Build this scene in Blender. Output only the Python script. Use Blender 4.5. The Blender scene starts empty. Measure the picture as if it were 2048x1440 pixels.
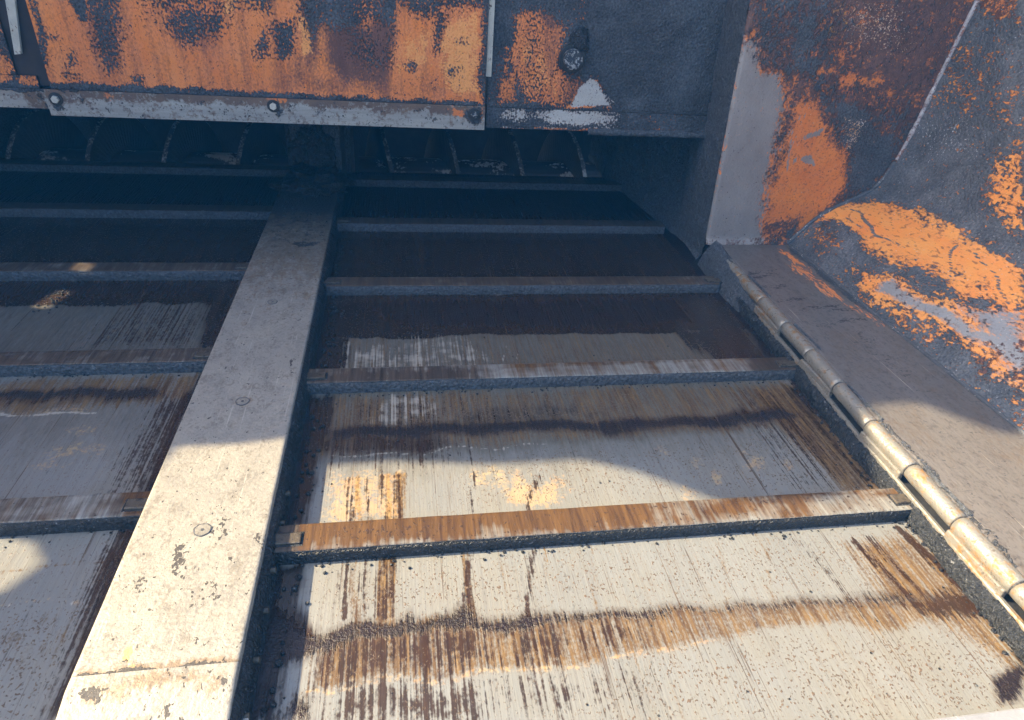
import bpy, bmesh, math, random
import numpy as np
from mathutils import Vector, Matrix, noise as mnoise
from mathutils.geometry import tessellate_polygon
random.seed(7); np.random.seed(7)
SC = bpy.context.scene
COL = SC.collection
rad = math.radians

# ------------------------------------------------------------------ camera
IW, IH, FPX = 2048.0, 1440.0, 1311.3158
PITCH, YAW, ROLL = 0.5713, 0.1943, 0.0823
CAM = np.array([0.1360, -0.4800, 0.5416])
def cam_axes():
    cp, sp, cy, sy = math.cos(PITCH), math.sin(PITCH), math.cos(YAW), math.sin(YAW)
    f = np.array([sy*cp, cy*cp, -sp]); r = np.array([cy, -sy, 0.0]); u = np.cross(r, f)
    return (math.cos(ROLL)*r + math.sin(ROLL)*u, -math.sin(ROLL)*r + math.cos(ROLL)*u, f)
CR, CU, CF = cam_axes()
cd = bpy.data.cameras.new('camera'); cam = bpy.data.objects.new('camera', cd); COL.objects.link(cam)
cd.sensor_fit = 'HORIZONTAL'; cd.sensor_width = 36.0; cd.lens = 36.0*FPX/IW
cd.clip_start = 0.01; cd.clip_end = 500
m = Matrix.Identity(4)
for i in range(3):
    m[i][0] = CR[i]; m[i][1] = CU[i]; m[i][2] = -CF[i]; m[i][3] = CAM[i]
cam.matrix_world = m
SC.camera = cam
# a pixel of the photograph, measured back onto a plane of the machine
def ray(px, py): return CF + CR*(px-IW/2)/FPX - CU*(py-IH/2)/FPX
def on_plane(px, py, p0, n):
    d = ray(px, py); return CAM + d*(np.dot(np.array(p0)-CAM, n)/np.dot(d, n))
def onz(px, py, z): return on_plane(px, py, (0, 0, z), np.array([0, 0, 1.0]))
def ony(px, py, y): return on_plane(px, py, (0, y, 0), np.array([0, 1.0, 0]))

# ------------------------------------------------------------------ light
SUN_TRAVEL = Vector((1.22, -0.27, -1.0)).normalized()
SUN_EL = math.asin(-SUN_TRAVEL.z)
SUN_ROT = math.atan2(-SUN_TRAVEL.x, -SUN_TRAVEL.y)
world = bpy.data.worlds.new('World'); SC.world = world; world.use_nodes = True
wn = world.node_tree.nodes; wn.clear()
sky = wn.new('ShaderNodeTexSky'); sky.sky_type = 'NISHITA'; sky.sun_disc = False
sky.sun_elevation = SUN_EL; sky.sun_rotation = SUN_ROT; sky.air_density = 1.0; sky.dust_density = 3.0; sky.ozone_density = 0.0
bg = wn.new('ShaderNodeBackground'); bg.inputs['Strength'].default_value = 0.15
wo = wn.new('ShaderNodeOutputWorld')
world.node_tree.links.new(sky.outputs[0], bg.inputs[0]); world.node_tree.links.new(bg.outputs[0], wo.inputs[0])
sl = bpy.data.lights.new('sun', 'SUN'); sl.energy = 5.0; sl.angle = rad(0.53); sl.color = (1.0, 0.81, 0.51)
so = bpy.data.objects.new('sun', sl); COL.objects.link(so); so.location = (-3, 1, 4)
so.rotation_euler = SUN_TRAVEL.to_track_quat('-Z', 'Y').to_euler()
SC.view_settings.view_transform = 'Standard'; SC.view_settings.look = 'None'
SC.view_settings.exposure = 1.88; SC.view_settings.gamma = 1.0; SC.view_settings.use_curve_mapping = False

HAZE = .026
# ------------------------------------------------------------------ materials
class Mat:
    def __init__(s, name):
        s.m = bpy.data.materials.new(name); s.m.use_nodes = True
        s.t = s.m.node_tree; s.t.nodes.clear()
        s.out = s.t.nodes.new('ShaderNodeOutputMaterial'); s.b = s.t.nodes.new('ShaderNodeBsdfPrincipled')
        s.t.links.new(s.b.outputs[0], s.out.inputs[0]); s.k = 0
    def n(s, typ, **kw):
        x = s.t.nodes.new('ShaderNode'+typ)
        for a, v in kw.items(): setattr(x, a, v)
        return x
    def put(s, inp, v):
        if isinstance(v, bpy.types.NodeSocket): s.t.links.new(v, inp)
        elif v is not None: inp.default_value = v
    def math(s, op, a, b=None, c=None, clamp=False):
        x = s.n('Math', operation=op, use_clamp=clamp)
        for i, v in enumerate((a, b, c)):
            if v is not None: s.put(x.inputs[i], v)
        return x.outputs[0]
    def attr(s, name):
        return s.n('Attribute', attribute_name=name).outputs['Fac']
    def coord(s, src):
        if src == 'obj': return s.n('TexCoord').outputs['Object']
        return s.n('Attribute', attribute_name=src).outputs['Vector']
    def noise(s, scale, src='st', detail=4, rough=.55, dist=0, norm=2.2):
        s.k += 1
        mp = s.n('Mapping'); s.put(mp.inputs['Vector'], s.coord(src))
        sc = scale if isinstance(scale, tuple) else (scale,)*3
        mp.inputs['Scale'].default_value = sc
        mp.inputs['Location'].default_value = (s.k*3.71, s.k*7.13, s.k*1.37)
        x = s.n('TexNoise'); s.put(x.inputs['Vector'], mp.outputs[0]); x.inputs['Scale'].default_value = 1
        x.inputs['Detail'].default_value = detail; x.inputs['Roughness'].default_value = rough
        x.inputs['Distortion'].default_value = dist
        return s.math('MULTIPLY_ADD', x.outputs[0], norm, .5-.5*norm)
    def mix(s, f, a, b, mode='MIX'):
        x = s.n('Mix', data_type='RGBA', blend_type=mode); x.clamp_factor = True
        s.put(x.inputs[0], f)
        for i, v in ((6, a), (7, b)):
            if isinstance(v, tuple): v = (*v, 1.0) if len(v) == 3 else v
            s.put(x.inputs[i], v)
        return x.outputs[2]
    def lerp(s, f, a, b):
        x = s.n('Mix', data_type='FLOAT'); x.clamp_factor = True
        s.put(x.inputs[0], f); s.put(x.inputs[2], a); s.put(x.inputs[3], b)
        return x.outputs[0]

def layered(name, base, layers, rough=.5, metal=0., src='st', grain=None, spec=.5):
    """base: (c1, c2, scale). layers are put on top of each other, bottom first; each is a dict:
    a: attribute holding the coat's coverage (None = even value v); sc/sc2: breakup noises; amp, sharp: edge
    c, c2, cs: colours and their noise; mode; r: roughness; met; h: thickness; g: (scale, height) of its grain"""
    M = Mat(name)
    c = M.mix(M.noise(base[2], src), base[0], base[1])
    if len(base) > 3:
        c = M.mix(M.math('MULTIPLY', M.noise(base[5], src, detail=6), base[4], clamp=True), c, base[3])
    r = rough; me = metal
    if isinstance(rough, tuple): r = M.lerp(M.noise(rough[2], src), rough[0], rough[1])
    hgt = None
    if grain: hgt = M.math('MULTIPLY', M.noise(grain[0], src, detail=5), grain[1])
    for L in layers:
        mm = M.attr(L['a']) if L.get('a') else None
        k = L.get('v', 0.0)
        if mm is not None and 'mk' in L: mm = M.math('MULTIPLY', mm, L['mk'])
        nz = M.noise(L['sc'], L.get('src', src), detail=L.get('det', 5), rough=L.get('rg', .6), dist=L.get('dist', 0))
        if 'sc2' in L:
            n2 = M.noise(L['sc2'], L.get('src', src), detail=3)
            nz = M.math('ADD', M.math('MULTIPLY', nz, 1-L.get('w2', .5)), M.math('MULTIPLY', n2, L.get('w2', .5)))
        amp, sh = L.get('amp', 1.), L.get('sharp', 6.)
        # f = clamp(((m + (n-.5)*amp) - .5)*sharp + .5)
        x = M.math('MULTIPLY_ADD', nz, amp, -.5*amp - .5 + (k if mm is None else 0))
        if mm is not None: x = M.math('ADD', x, mm)
        f = M.math('MULTIPLY_ADD', x, sh, .5, clamp=True)
        if mm is not None: # nothing where the coat is absent
            gate = M.math('MULTIPLY', mm, 8., clamp=True); f = M.math('MULTIPLY', f, gate)
        fc = f if L.get('al', 1.) == 1. else M.math('MULTIPLY', f, L['al'])
        if 'halo' in L:
            f2 = M.math('MULTIPLY_ADD', M.math('ADD', x, L['halo'][0]), sh*.35, .5, clamp=True)
            if mm is not None: f2 = M.math('MULTIPLY', f2, gate)
            c = M.mix(M.math('MULTIPLY', f2, L['halo'][2]), c, L['halo'][1])
        lo = M.noise(L.get('lo', 16.), L.get('src', src), detail=3) if 'g' in L else None
        if 'c' in L:
            lc = L['c'] if 'c2' not in L else M.mix(M.noise(L.get('cs', 20.), L.get('src', src), detail=5), L['c'], L['c2'])
            if lo is not None: lc = M.mix(M.math('MULTIPLY', lo, .8, clamp=True), lc, (.58, .58, .58), 'MULTIPLY')
            c = M.mix(fc, c, lc, L.get('mode', 'MIX'))
        if 'r' in L: r = M.lerp(fc, r, L['r'])
        if 'met' in L: me = M.lerp(fc, me, L['met'])
        add = None
        if 'h' in L: add = M.math('MULTIPLY', f, L['h'])
        if 'g' in L:
            g = M.math('MULTIPLY', M.math('MULTIPLY', M.noise(L['g'][0], 'obj', detail=3, rough=.6), L['g'][1]), f)
            g = M.math('MULTIPLY', g, M.math('MULTIPLY_ADD', lo, 1.3, .15, clamp=True))
            add = g if add is None else M.math('ADD', add, g)
        if add is not None: hgt = add if hgt is None else M.math('ADD', hgt, add)
    M.put(M.b.inputs['Base Color'], c if not isinstance(c, tuple) else (*c, 1))
    M.put(M.b.inputs['Roughness'], r); M.put(M.b.inputs['Metallic'], me)
    M.b.inputs['Specular IOR Level'].default_value = spec
    if hgt is not None:
        bp = M.n('Bump'); bp.inputs['Strength'].default_value = 1.; bp.inputs['Distance'].default_value = 1.
        M.put(bp.inputs['Height'], hgt); M.put(M.b.inputs['Normal'], bp.outputs[0])
    return M.m

TAR = (.026, .030, .038); TAR2 = (.120, .131, .150)
ORANGE = (.80, .235, .034); ORANGE2 = (.66, .165, .030); RUST = (.17, .055, .028)
STEEL = (.200, .207, .202); STEEL2 = (.160, .168, .167)
def tar_layer(a='tar', **k):
    d = dict(a=a, sc=(60, 60, 60), sc2=(260, 260, 260), w2=.45, amp=1.3, sharp=7, c=TAR, c2=TAR2, cs=260., r=.5, met=0., h=.0012, g=(240., .0040))
    d.update(k); return d

STONES = dict(sc=(260, 260, 260), sc2=(90, 90, 90), w2=.25, v=.12, amp=1.5, sharp=9, c=(.23, .24, .26), c2=(.11, .115, .12), cs=200., r=.3)
MAT_TAR = layered('asphalt_coat', (TAR, TAR2, 230.), [STONES], rough=.5, src='obj', grain=(230., .0042))
MAT_TARWET = layered('fresh_tar', ((.007, .008, .010), (.032, .036, .042), 220.), [dict(STONES, v=.10)], rough=.3, src='obj', grain=(260., .0030))
MAT_DARK = layered('dark_steel', ((.012, .013, .015), (.03, .03, .032), 30.), [], rough=.6, src='obj', grain=(150., .001))  # near-black steel for recessed and hidden parts
MAT_POLISH = layered('polished_steel', ((.45, .44, .42), (.3, .29, .28), 30.), [dict(sc=(40, 40, 40), sc2=(200,200,200), v=.3, amp=1.3, sharp=4, c=(.06, .05, .045), r=.6, met=0.)], rough=.4, metal=.5, src='obj', grain=(200., .0003))
MAT_GROUND = layered('pale_bounce_ground', ((.36, .34, .30), (.27, .255, .23), 4.), [], rough=.9, src='obj', grain=(120., .004))  # unseen ground, made pale to bounce sun onto the upright plates

# painted bulkhead and gate: orange paint under streaks of tar
def painted(name, streak=(24, 5, 1), grain=(260., .0006)):
    return layered(name, (ORANGE, ORANGE2, (14, 4, 1), (.66, .30, .16), .28, (60, 30, 1)), [
        dict(sc=(75, 3.5, 1), sc2=(320, 200, 1), w2=.38, v=.34, amp=1.4, sharp=2.2, c=(.26, .075, .03), al=.7),
        dict(a='brown', sc=streak, sc2=(300, 200, 1), w2=.5, amp=1.0, sharp=2.2, c=(.10, .040, .034), c2=(.17, .07, .045), cs=(60, 20, 1), r=.6),
        dict(a='bare', sc=(60, 50, 1), sc2=(320, 320, 1), amp=.9, sharp=9, c=(.50, .485, .46), c2=(.38, .37, .36), cs=(18, 60, 1), r=.42, met=.25, h=-.0003),
        dict(a='amber', sc=(60, 30, 1), sc2=(260, 260, 1), amp=1.0, sharp=5, c=(.80, .32, .085)),
        dict(sc=(300, 250, 1), sc2=(60, 30, 1), w2=.35, det=2, v=.045, amp=1.5, sharp=8, c=TAR, c2=(.07, .035, .03), h=.0005),
        tar_layer(sc=streak, sc2=(260, 200, 1), w2=.68, amp=1.9, sharp=6, halo=(.16, (.15, .055, .035), .75)),
    ], rough=(.38, .6, (30, 30, 1)), grain=grain)
MAT_PAINT = painted('orange_paint_tarred')

MAT_WEAR = layered('wear_strip_steel', (( .36, .355, .34), (.24, .235, .23), (12, 120, 1)), [
    dict(a='brown', sc=(40, 40, 1), sc2=(200, 200, 1), amp=1.2, sharp=3, c=(.09, .06, .05), c2=(.16, .10, .07), cs=30., r=.55, met=0.),
    dict(a='orange', sc=(60, 40, 1), sc2=(250, 250, 1), amp=1.2, sharp=6, c=ORANGE2, c2=(.42, .17, .07), cs=40., r=.5, met=0.),
    dict(sc=(90, 90, 1), sc2=(300, 300, 1), v=.17, amp=1.5, sharp=7, c=(.06, .05, .05), r=.6),
    tar_layer(sc=(90, 90, 1), sc2=(260, 260, 1), amp=1.4, sharp=6)], rough=.42, metal=.35, grain=(350., .0002))

def deck_mat(name, metal, rough): return layered(name, (STEEL, STEEL2, (14, 5, 1), (.232, .232, .218), .45, (420, 14, 1)), [
    dict(sc=(9, 7, 1), sc2=(200, 30, 1), w2=.3, v=.45, amp=1.3, sharp=2., c=(.205, .18, .125), al=.30),
    dict(sc=(160, 110, 1), sc2=(420, 300, 1), v=.30, amp=1.4, sharp=4, c=(.19, .18, .165), al=.5),
    dict(sc=(560, 6, 1), v=.22, amp=1.4, sharp=4, c=(.15, .14, .13), al=.38),
    dict(a='grime', sc=(60, 12, 1), sc2=(240, 60, 1), amp=.6, sharp=1.6, c=(.062, .056, .045), c2=(.125, .118, .098), cs=(300, 40, 1), al=.85),
    dict(a='film', sc=(300, 6, 1), sc2=(420, 300, 1), w2=.36, amp=1.15, sharp=2.6, c=(.040, .016, .005), c2=(.185, .110, .036), cs=(240, 26, 1), r=.32, met=.0, al=.93),
    dict(a='ochre', sc=(60, 35, 1), sc2=(260, 240, 1), amp=1.7, sharp=2.2, c=(.46, .35, .16), c2=(.46, .24, .09), cs=60., r=.4, met=0., al=.5),
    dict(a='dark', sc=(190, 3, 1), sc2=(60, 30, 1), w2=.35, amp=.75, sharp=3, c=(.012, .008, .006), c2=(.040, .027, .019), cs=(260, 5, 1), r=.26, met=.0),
    dict(a='streak', sc=(330, 3.2, 1), sc2=(260, 180, 1), w2=.32, amp=1.3, sharp=4, c=(.012, .005, .002), c2=(.034, .013, .0035), cs=(160, 30, 1), r=.33, met=0., al=.93),
    dict(sc=(470, 1.1, 1), sc2=(90, 12, 1), w2=.3, v=.11, amp=1.5, sharp=7, c=(.035, .018, .010), c2=(.10, .06, .03), cs=(30, 40, 1), r=.3, al=.85),
    dict(a='spot', mk=.52, sc=(400, 320, 1), sc2=(620, 480, 1), w2=.25, det=1, amp=1.45, sharp=7, c=(.075, .055, .042), c2=(.16, .11, .075), cs=50., r=.55, met=0., h=.0004),
    dict(sc=(210, 2.5, 1), sc2=(600, 2., 1), v=.015, amp=1.1, sharp=9, c=(.55, .52, .46), r=.35, al=.6),
    dict(a='shine', sc=(260, 5, 1), sc2=(40, 60, 1), w2=.35, amp=1.3, sharp=3, c=(.46, .44, .38), r=.3, met=.1, al=.6),
    tar_layer(sc=(260, 9, 1), sc2=(420, 260, 1), w2=.35, amp=1.0, sharp=3.0, halo=(.10, (.040, .016, .006), .8), c=(.010, .006, .006), c2=(.034, .022, .022), cs=240., r=.32, h=.0006, g=(380., .0012)),
], rough=rough, metal=metal, spec=.36, grain=((420, 12, 1), .00018))
MAT_DECK = deck_mat('scraped_deck_steel', .10, (.34, .52, (200, 6, 1)))
MAT_DECK_GALV = deck_mat('bright_deck_steel', .16, (.26, .42, (200, 6, 1)))

MAT_COVER = layered('worn_cover_plate', ((.325, .309, .268), (.268, .254, .226), (22, 16, 1), (.215, .195, .163), .35, (120, 90, 1)), [
    dict(sc=(260, 190, 1), sc2=(60, 40, 1), v=.28, amp=1.4, sharp=5, c=(.15, .13, .105), al=.6),
    dict(sc=(46, 34, 1), sc2=(300, 240, 1), w2=.5, v=.34, amp=1.5, sharp=2.5, c=(.20, .185, .155), c2=(.15, .145, .135), cs=30., al=.6),
    dict(sc=(300, 9, 1), v=.08, amp=1.2, sharp=5, c=(.45, .43, .38), al=.5),
    dict(a='film', sc=(60, 30, 1), sc2=(240, 200, 1), amp=1.2, sharp=3, c=(.16, .115, .08), c2=(.25, .20, .14), cs=60., r=.5),
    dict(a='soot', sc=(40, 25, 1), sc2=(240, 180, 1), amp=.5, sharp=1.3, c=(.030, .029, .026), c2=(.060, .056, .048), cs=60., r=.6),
    dict(a='ochre', sc=(60, 60, 1), sc2=(240, 240, 1), amp=.8, sharp=5, c=(.60, .40, .10), al=.7),
    dict(a='spot', sc=(130, 80, 1), sc2=(330, 240, 1), w2=.5, amp=1.4, sharp=14, c=(.055, .05, .048), r=.6, h=.0004),
    tar_layer(sc=(90, 80, 1), sc2=(280, 260, 1), amp=1.2, sharp=6, c2=(.05, .05, .05)),
], rough=(.42, .6, (60, 60, 1)), metal=.22, grain=(260., .00035))

MAT_SLAT = layered('oily_slat_steel', (STEEL, STEEL2, (12, 30, 1), (.47, .44, .37), .4, (300, 10, 1)), [
    dict(sc=(420, 12, 1), v=.33, amp=1.4, sharp=4, c=(.16, .13, .10), al=.5),
    dict(a='film', sc=(170, 12, 1), sc2=(24, 40, 1), w2=.45, amp=.9, sharp=2.2, c=(.034, .013, .004), c2=(.125, .062, .018), cs=(210, 16, 1), r=.28, met=0., al=.95),
    dict(a='dark', sc=(200, 14, 1), sc2=(40, 60, 1), w2=.4, amp=.8, sharp=3, c=(.032, .024, .020), c2=(.10, .075, .055), cs=(200, 10, 1), r=.36, met=.1),
    dict(a='spot', sc=(200, 150, 1), sc2=(400, 300, 1), amp=1.4, sharp=12, c=(.05, .03, .022), h=.0004),
    tar_layer(sc=(140, 140, 1), sc2=(400, 300, 1), amp=1.1, sharp=6),
], rough=.36, metal=.15, spec=.3, grain=((420, 40, 1), .0002))

MAT_POST = layered('post_paint_scuffed', (ORANGE, ORANGE2, (20, 20, 1), (.66, .30, .16), .3, (90, 90, 1)), [
    dict(sc=(200, 200, 1), v=.24, amp=1.3, sharp=5, c=(.28, .10, .05), al=.55),
    dict(a='bare', sc=(22, 14, 1), sc2=(260, 120, 1), w2=.6, amp=1.1, sharp=4.5, c=(.31, .285, .27), c2=(.23, .21, .20), cs=(22, 12, 1), r=.5, met=.2),
    dict(a='amber', sc=(70, 60, 1), sc2=(240, 240, 1), amp=1.3, sharp=8, c=(.80, .38, .05)),
    dict(a='brown', sc=(40, 30, 1), sc2=(200, 200, 1), w2=.55, amp=1.3, sharp=3.5, c=(.095, .064, .063), c2=(.21, .110, .085), cs=110., r=.62, h=.0006, g=(300., .0016)),
    dict(sc=(120, 110, 1), sc2=(420, 420, 1), w2=.4, v=.07, amp=1.5, sharp=12, c=TAR, c2=(.05, .03, .03), h=.0004),
    tar_layer(sc=(50, 40, 1), sc2=(230, 160, 1), w2=.5, amp=1.5, sharp=3.5, c=(.046, .050, .060), c2=(.155, .165, .18), halo=(.14, (.15, .065, .045), .6)),
    dict(a='fleck', sc=(190, 190, 1), sc2=(420, 420, 1), amp=1.5, sharp=10, c=(.72, .33, .10), c2=(.55, .5, .45), cs=60.),
], rough=(.42, .6, (40, 40, 1)), grain=(240., .0006))

MAT_WING = layered('wing_paint_scraped', (ORANGE, (.80, .34, .07), (20, 12, 1), (.70, .33, .12), .35, (120, 60, 1)), [
    dict(sc=(150, 70, 1), v=.22, amp=1.35, sharp=6, c=(.20, .075, .035), al=.7),
    dict(a='bare', sc=(30, 10, 1), sc2=(240, 120, 1), amp=1., sharp=3, c=(.30, .30, .30), c2=(.22, .23, .24), cs=(40, 10, 1), r=.45, met=.15),
    dict(a='brown', sc=(60, 40, 1), sc2=(200, 160, 1), w2=.5, amp=1.4, sharp=4, c=(.075, .042, .04), c2=(.20, .075, .05), cs=80., r=.6, h=.0006, g=(300., .0014)),
    tar_layer(sc=(70, 36, 1), sc2=(260, 160, 1), w2=.55, amp=1.75, sharp=6, c=(.062, .068, .078), c2=(.185, .196, .212), halo=(.13, (.22, .09, .045), .65)),
    dict(a='scratch', sc=(60, 60, 1), sc2=(300, 200, 1), amp=.6, sharp=6, c=(.06, .055, .055), c2=(.16, .15, .14), cs=40., r=.5),
    dict(a='fleck', sc=(190, 190, 1), sc2=(420, 420, 1), amp=1.4, sharp=10, c=(.60, .60, .60), c2=(.45, .45, .47), cs=60.),
], rough=(.42, .6, (40, 40, 1)), grain=(240., .0006))

MAT_APRON = layered('apron_steel', ((.150, .139, .134), (.118, .109, .105), (26, 4, 1), (.19, .174, .152), .3, (300, 6, 1)), [
    dict(sc=(90, 60, 1), sc2=(300, 200, 1), v=.33, amp=1.3, sharp=3, c=(.075, .066, .062), al=.7),
    dict(sc=(20, 14, 1), sc2=(200, 90, 1), w2=.5, v=.28, amp=1.3, sharp=2.5, c=(.12, .085, .055), al=.55),
    dict(a='orange', sc=(60, 22, 1), sc2=(260, 80, 1), amp=1.5, sharp=6, c=ORANGE, c2=(.48, .20, .08), cs=(120, 40, 1), r=.5, met=0.),
    dict(sc=(330, 5, 1), v=.03, amp=1.1, sharp=8, c=(.52, .48, .41), al=.7),
    dict(sc=(18, 200, 1), sc2=(60, 300, 1), v=.06, amp=1.4, sharp=8, c=(.07, .065, .065), al=.8),
    dict(a='spot', sc=(50, 170, 1), sc2=(200, 300, 1), amp=1.5, sharp=8, c=(.045, .042, .045), r=.6),
    dict(sc=(150, 120, 1), sc2=(400, 400, 1), v=.02, amp=1.5, sharp=12, c=(.05, .045, .045)),
    tar_layer(sc=(60, 60, 1), amp=1.2),
], rough=(.42, .58, (80, 20, 1)), metal=.2, grain=((300, 60, 1), .0003))

MAT_HINGE = layered('hinge_steel', ((.27, .262, .24), (.195, .188, .173), 30., (.31, .29, .237), .5, 60.), [
    dict(sc=(70, 70, 70), sc2=(300, 300, 300), v=.22, amp=1.4, sharp=6, c=(.10, .085, .07), r=.6, met=0.),
    dict(sc=(22, 12, 22), sc2=(200, 120, 200), v=.33, amp=1.4, sharp=3, c=(.22, .12, .04), r=.6, met=0.)],
    rough=.4, metal=.45, src='obj', grain=(300., .0004))
MAT_BOLT = layered('bolt_zinc', ((.55, .54, .50), (.40, .39, .36), 200.), [dict(sc=(250, 250, 250), v=.16, amp=1.4, sharp=5, c=(.12, .09, .07))], rough=.42, metal=.4, src='obj')
MAT_PINFACE = layered('pin_face', ((.33, .33, .34), (.20, .20, .20), 100.), [dict(sc=(160, 160, 160), v=.62, amp=1.5, sharp=6, c=TAR, r=.6, h=.0006)], rough=.5, metal=.2, src='obj')
MAT_GUIDE = layered('bare_guide_steel', ((.52, .50, .44), (.38, .36, .32), 40.), [
    dict(sc=(60, 60, 30), sc2=(260, 260, 200), v=.22, amp=1.4, sharp=6, c=(.16, .07, .04), c2=TAR, cs=20.)], rough=.5, metal=.15, src='obj', grain=(300., .0005))

# ------------------------------------------------------------------ mesh helpers
def link(o, parent=None, name=None):
    COL.objects.link(o)
    if parent is not None: o.parent = parent
    return o
def finish(me, mat, smooth):
    me.materials.append(mat)
    if smooth: me.polygons.foreach_set('use_smooth', [True]*len(me.polygons))
    me.update()
def mesh_obj(name, V, F, mat, parent=None, smooth=False):
    me = bpy.data.meshes.new(name); me.from_pydata([tuple(map(float, v)) for v in V], [], [tuple(int(i) for i in f) for f in F])
    finish(me, mat, smooth)
    return link(bpy.data.objects.new(name, me), parent)
def bm_obj(name, bm, mat, parent=None, smooth=False):
    bmesh.ops.recalc_face_normals(bm, faces=bm.faces)
    me = bpy.data.meshes.new(name); bm.to_mesh(me); bm.free(); finish(me, mat, smooth)
    return link(bpy.data.objects.new(name, me), parent)
def tag(o, label, cat, group=None, kind=None):
    if label: o['label'] = label
    if cat: o['category'] = cat
    if group: o['group'] = group
    if kind: o['kind'] = kind
    return o
def thing(name, loc, label, cat, group=None):
    o = bpy.data.objects.new(name, None); o.empty_display_size = .05; o.location = loc
    COL.objects.link(o); tag(o, label, cat, group)
    return o
def adopt(child, parent):
    """parent a child whose mesh is in world coordinates"""
    child.parent = parent; child.matrix_parent_inverse = Matrix.Translation(-Vector(parent.location))
    return child
def set_attr(me, name, arr):
    a = me.attributes.new(name, 'FLOAT', 'POINT'); a.data.foreach_set('value', np.asarray(arr, dtype=np.float32))
def set_vec(me, name, arr):
    a = me.attributes.new(name, 'FLOAT_VECTOR', 'POINT'); a.data.foreach_set('vector', np.asarray(arr, dtype=np.float32).ravel())
def nz(p, s=1., o=0.): return mnoise.noise(Vector((p[0]*s+o, p[1]*s+o*1.7, p[2]*s-o)))

def box_bm(bm, x0, x1, y0, y1, z0, z1):
    v = [bm.verts.new(p) for p in ((x0,y0,z0),(x1,y0,z0),(x1,y1,z0),(x0,y1,z0),(x0,y0,z1),(x1,y0,z1),(x1,y1,z1),(x0,y1,z1))]
    for f in ((0,3,2,1),(4,5,6,7),(0,1,5,4),(1,2,6,5),(2,3,7,6),(3,0,4,7)): bm.faces.new([v[i] for i in f])
    return v
def bevel_all(bm, w, seg=2):
    bmesh.ops.bevel(bm, geom=list(bm.edges), offset=w, segments=seg, affect='EDGES', profile=.5)
def cyl_bm(bm, p0, p1, r, seg=24, r2=None):
    p0, p1 = Vector(p0), Vector(p1); d = (p1-p0); q = d.to_track_quat('Z', 'Y').to_matrix()
    r2 = r if r2 is None else r2; rings = []
    for p, rr in ((p0, r), (p1, r2)):
        rings.append([bm.verts.new(p + q @ Vector((rr*math.cos(a), rr*math.sin(a), 0))) for a in [2*math.pi*i/seg for i in range(seg)]])
    for i in range(seg):
        j = (i+1) % seg; bm.faces.new((rings[0][i], rings[0][j], rings[1][j], rings[1][i]))
    bm.faces.new(rings[0][::-1]); bm.faces.new(rings[1])
    return rings

# ---- a dense sheet with a local 2-D frame in metres, on which coats of dirt are laid
def seg_dist(P, a, b):
    ab = b-a; t = np.clip(((P-a) @ ab)/max(ab @ ab, 1e-12), 0, 1)
    return np.linalg.norm(P-(a+t[:, None]*ab), axis=1)
class Sheet:
    def __init__(s, st, xyz, inv, warp=.006, wscale=30., seed=0.):
        s.st = np.asarray(st, float); s.xyz = np.asarray(xyz, float); s.inv = inv; s.m = {}
        w = np.array([mnoise.noise_vector(Vector((p[0]*wscale+seed, p[1]*wscale*.6, seed)))[:2] for p in s.st])
        s.Q = s.st + w*warp
    def pts(s, L): return np.array([s.inv(*p) for p in L])
    def g(s, name): return s.m.setdefault(name, np.zeros(len(s.st)))
    def _poly(s, L, soft, local=False):
        V = np.array(L) if local else s.pts(L)
        n = len(V); d = np.full(len(s.Q), 1e9); ins = np.zeros(len(s.Q), bool); x, y = s.Q[:, 0], s.Q[:, 1]
        for i in range(n):
            a, b = V[i], V[(i+1) % n]
            d = np.minimum(d, seg_dist(s.Q, a, b))
            c = ((a[1] > y) != (b[1] > y))
            with np.errstate(divide='ignore', invalid='ignore'):
                xi = (b[0]-a[0])*(y-a[1])/(b[1]-a[1] if abs(b[1]-a[1]) > 1e-12 else 1e-12)+a[0]
            ins ^= c & (x < xi)
        return np.clip(.5 - np.where(ins, -d, d)/(2*soft), 0, 1)
    def poly(s, name, L, soft=.006, k=1., local=False):
        a = s.g(name); np.maximum(a, k*s._poly(L, soft, local), out=a)
    def cut(s, name, L, soft=.006, k=1., local=False):
        a = s.g(name); a *= 1-k*s._poly(L, soft, local)
    def line(s, name, L, w=.004, soft=.003, k=1., local=False):
        V = np.array(L) if local else s.pts(L); d = np.full(len(s.Q), 1e9)
        for a, b in zip(V[:-1], V[1:]): d = np.minimum(d, seg_dist(s.Q, a, b))
        a = s.g(name); np.maximum(a, k*np.clip(.5-(d-w/2)/(2*soft), 0, 1), out=a)
    def blob(s, name, px, py, rx, ry, soft=.006, k=1.):
        s.poly(name, [(px+rx*math.cos(t), py+ry*math.sin(t)) for t in np.linspace(0, 2*math.pi, 13)[:-1]], soft, k)
    def all(s, name, k):
        a = s.g(name); np.maximum(a, k, out=a)
    def write(s, me, names):
        set_vec(me, 'st', np.c_[s.st, np.zeros(len(s.st))])
        for n in names: set_attr(me, n, s.g(n))
def grid_faces(nu, nv):
    i = np.arange(nu-1)[None, :] + np.arange(nv-1)[:, None]*nu
    return np.stack([i, i+1, i+1+nu, i+nu], -1).reshape(-1, 4)
def grid_mesh(name, xyz, F):
    me = bpy.data.meshes.new(name); n, f = len(xyz), len(F)
    me.vertices.add(n); me.vertices.foreach_set('co', np.asarray(xyz, np.float32).ravel())
    me.loops.add(f*4); me.loops.foreach_set('vertex_index', np.asarray(F, np.int32).ravel())
    me.polygons.add(f); me.polygons.foreach_set('loop_start', np.arange(0, f*4, 4, dtype=np.int32))
    me.polygons.foreach_set('loop_total', np.full(f, 4, np.int32)); me.update(calc_edges=True); me.validate()
    return me

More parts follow.
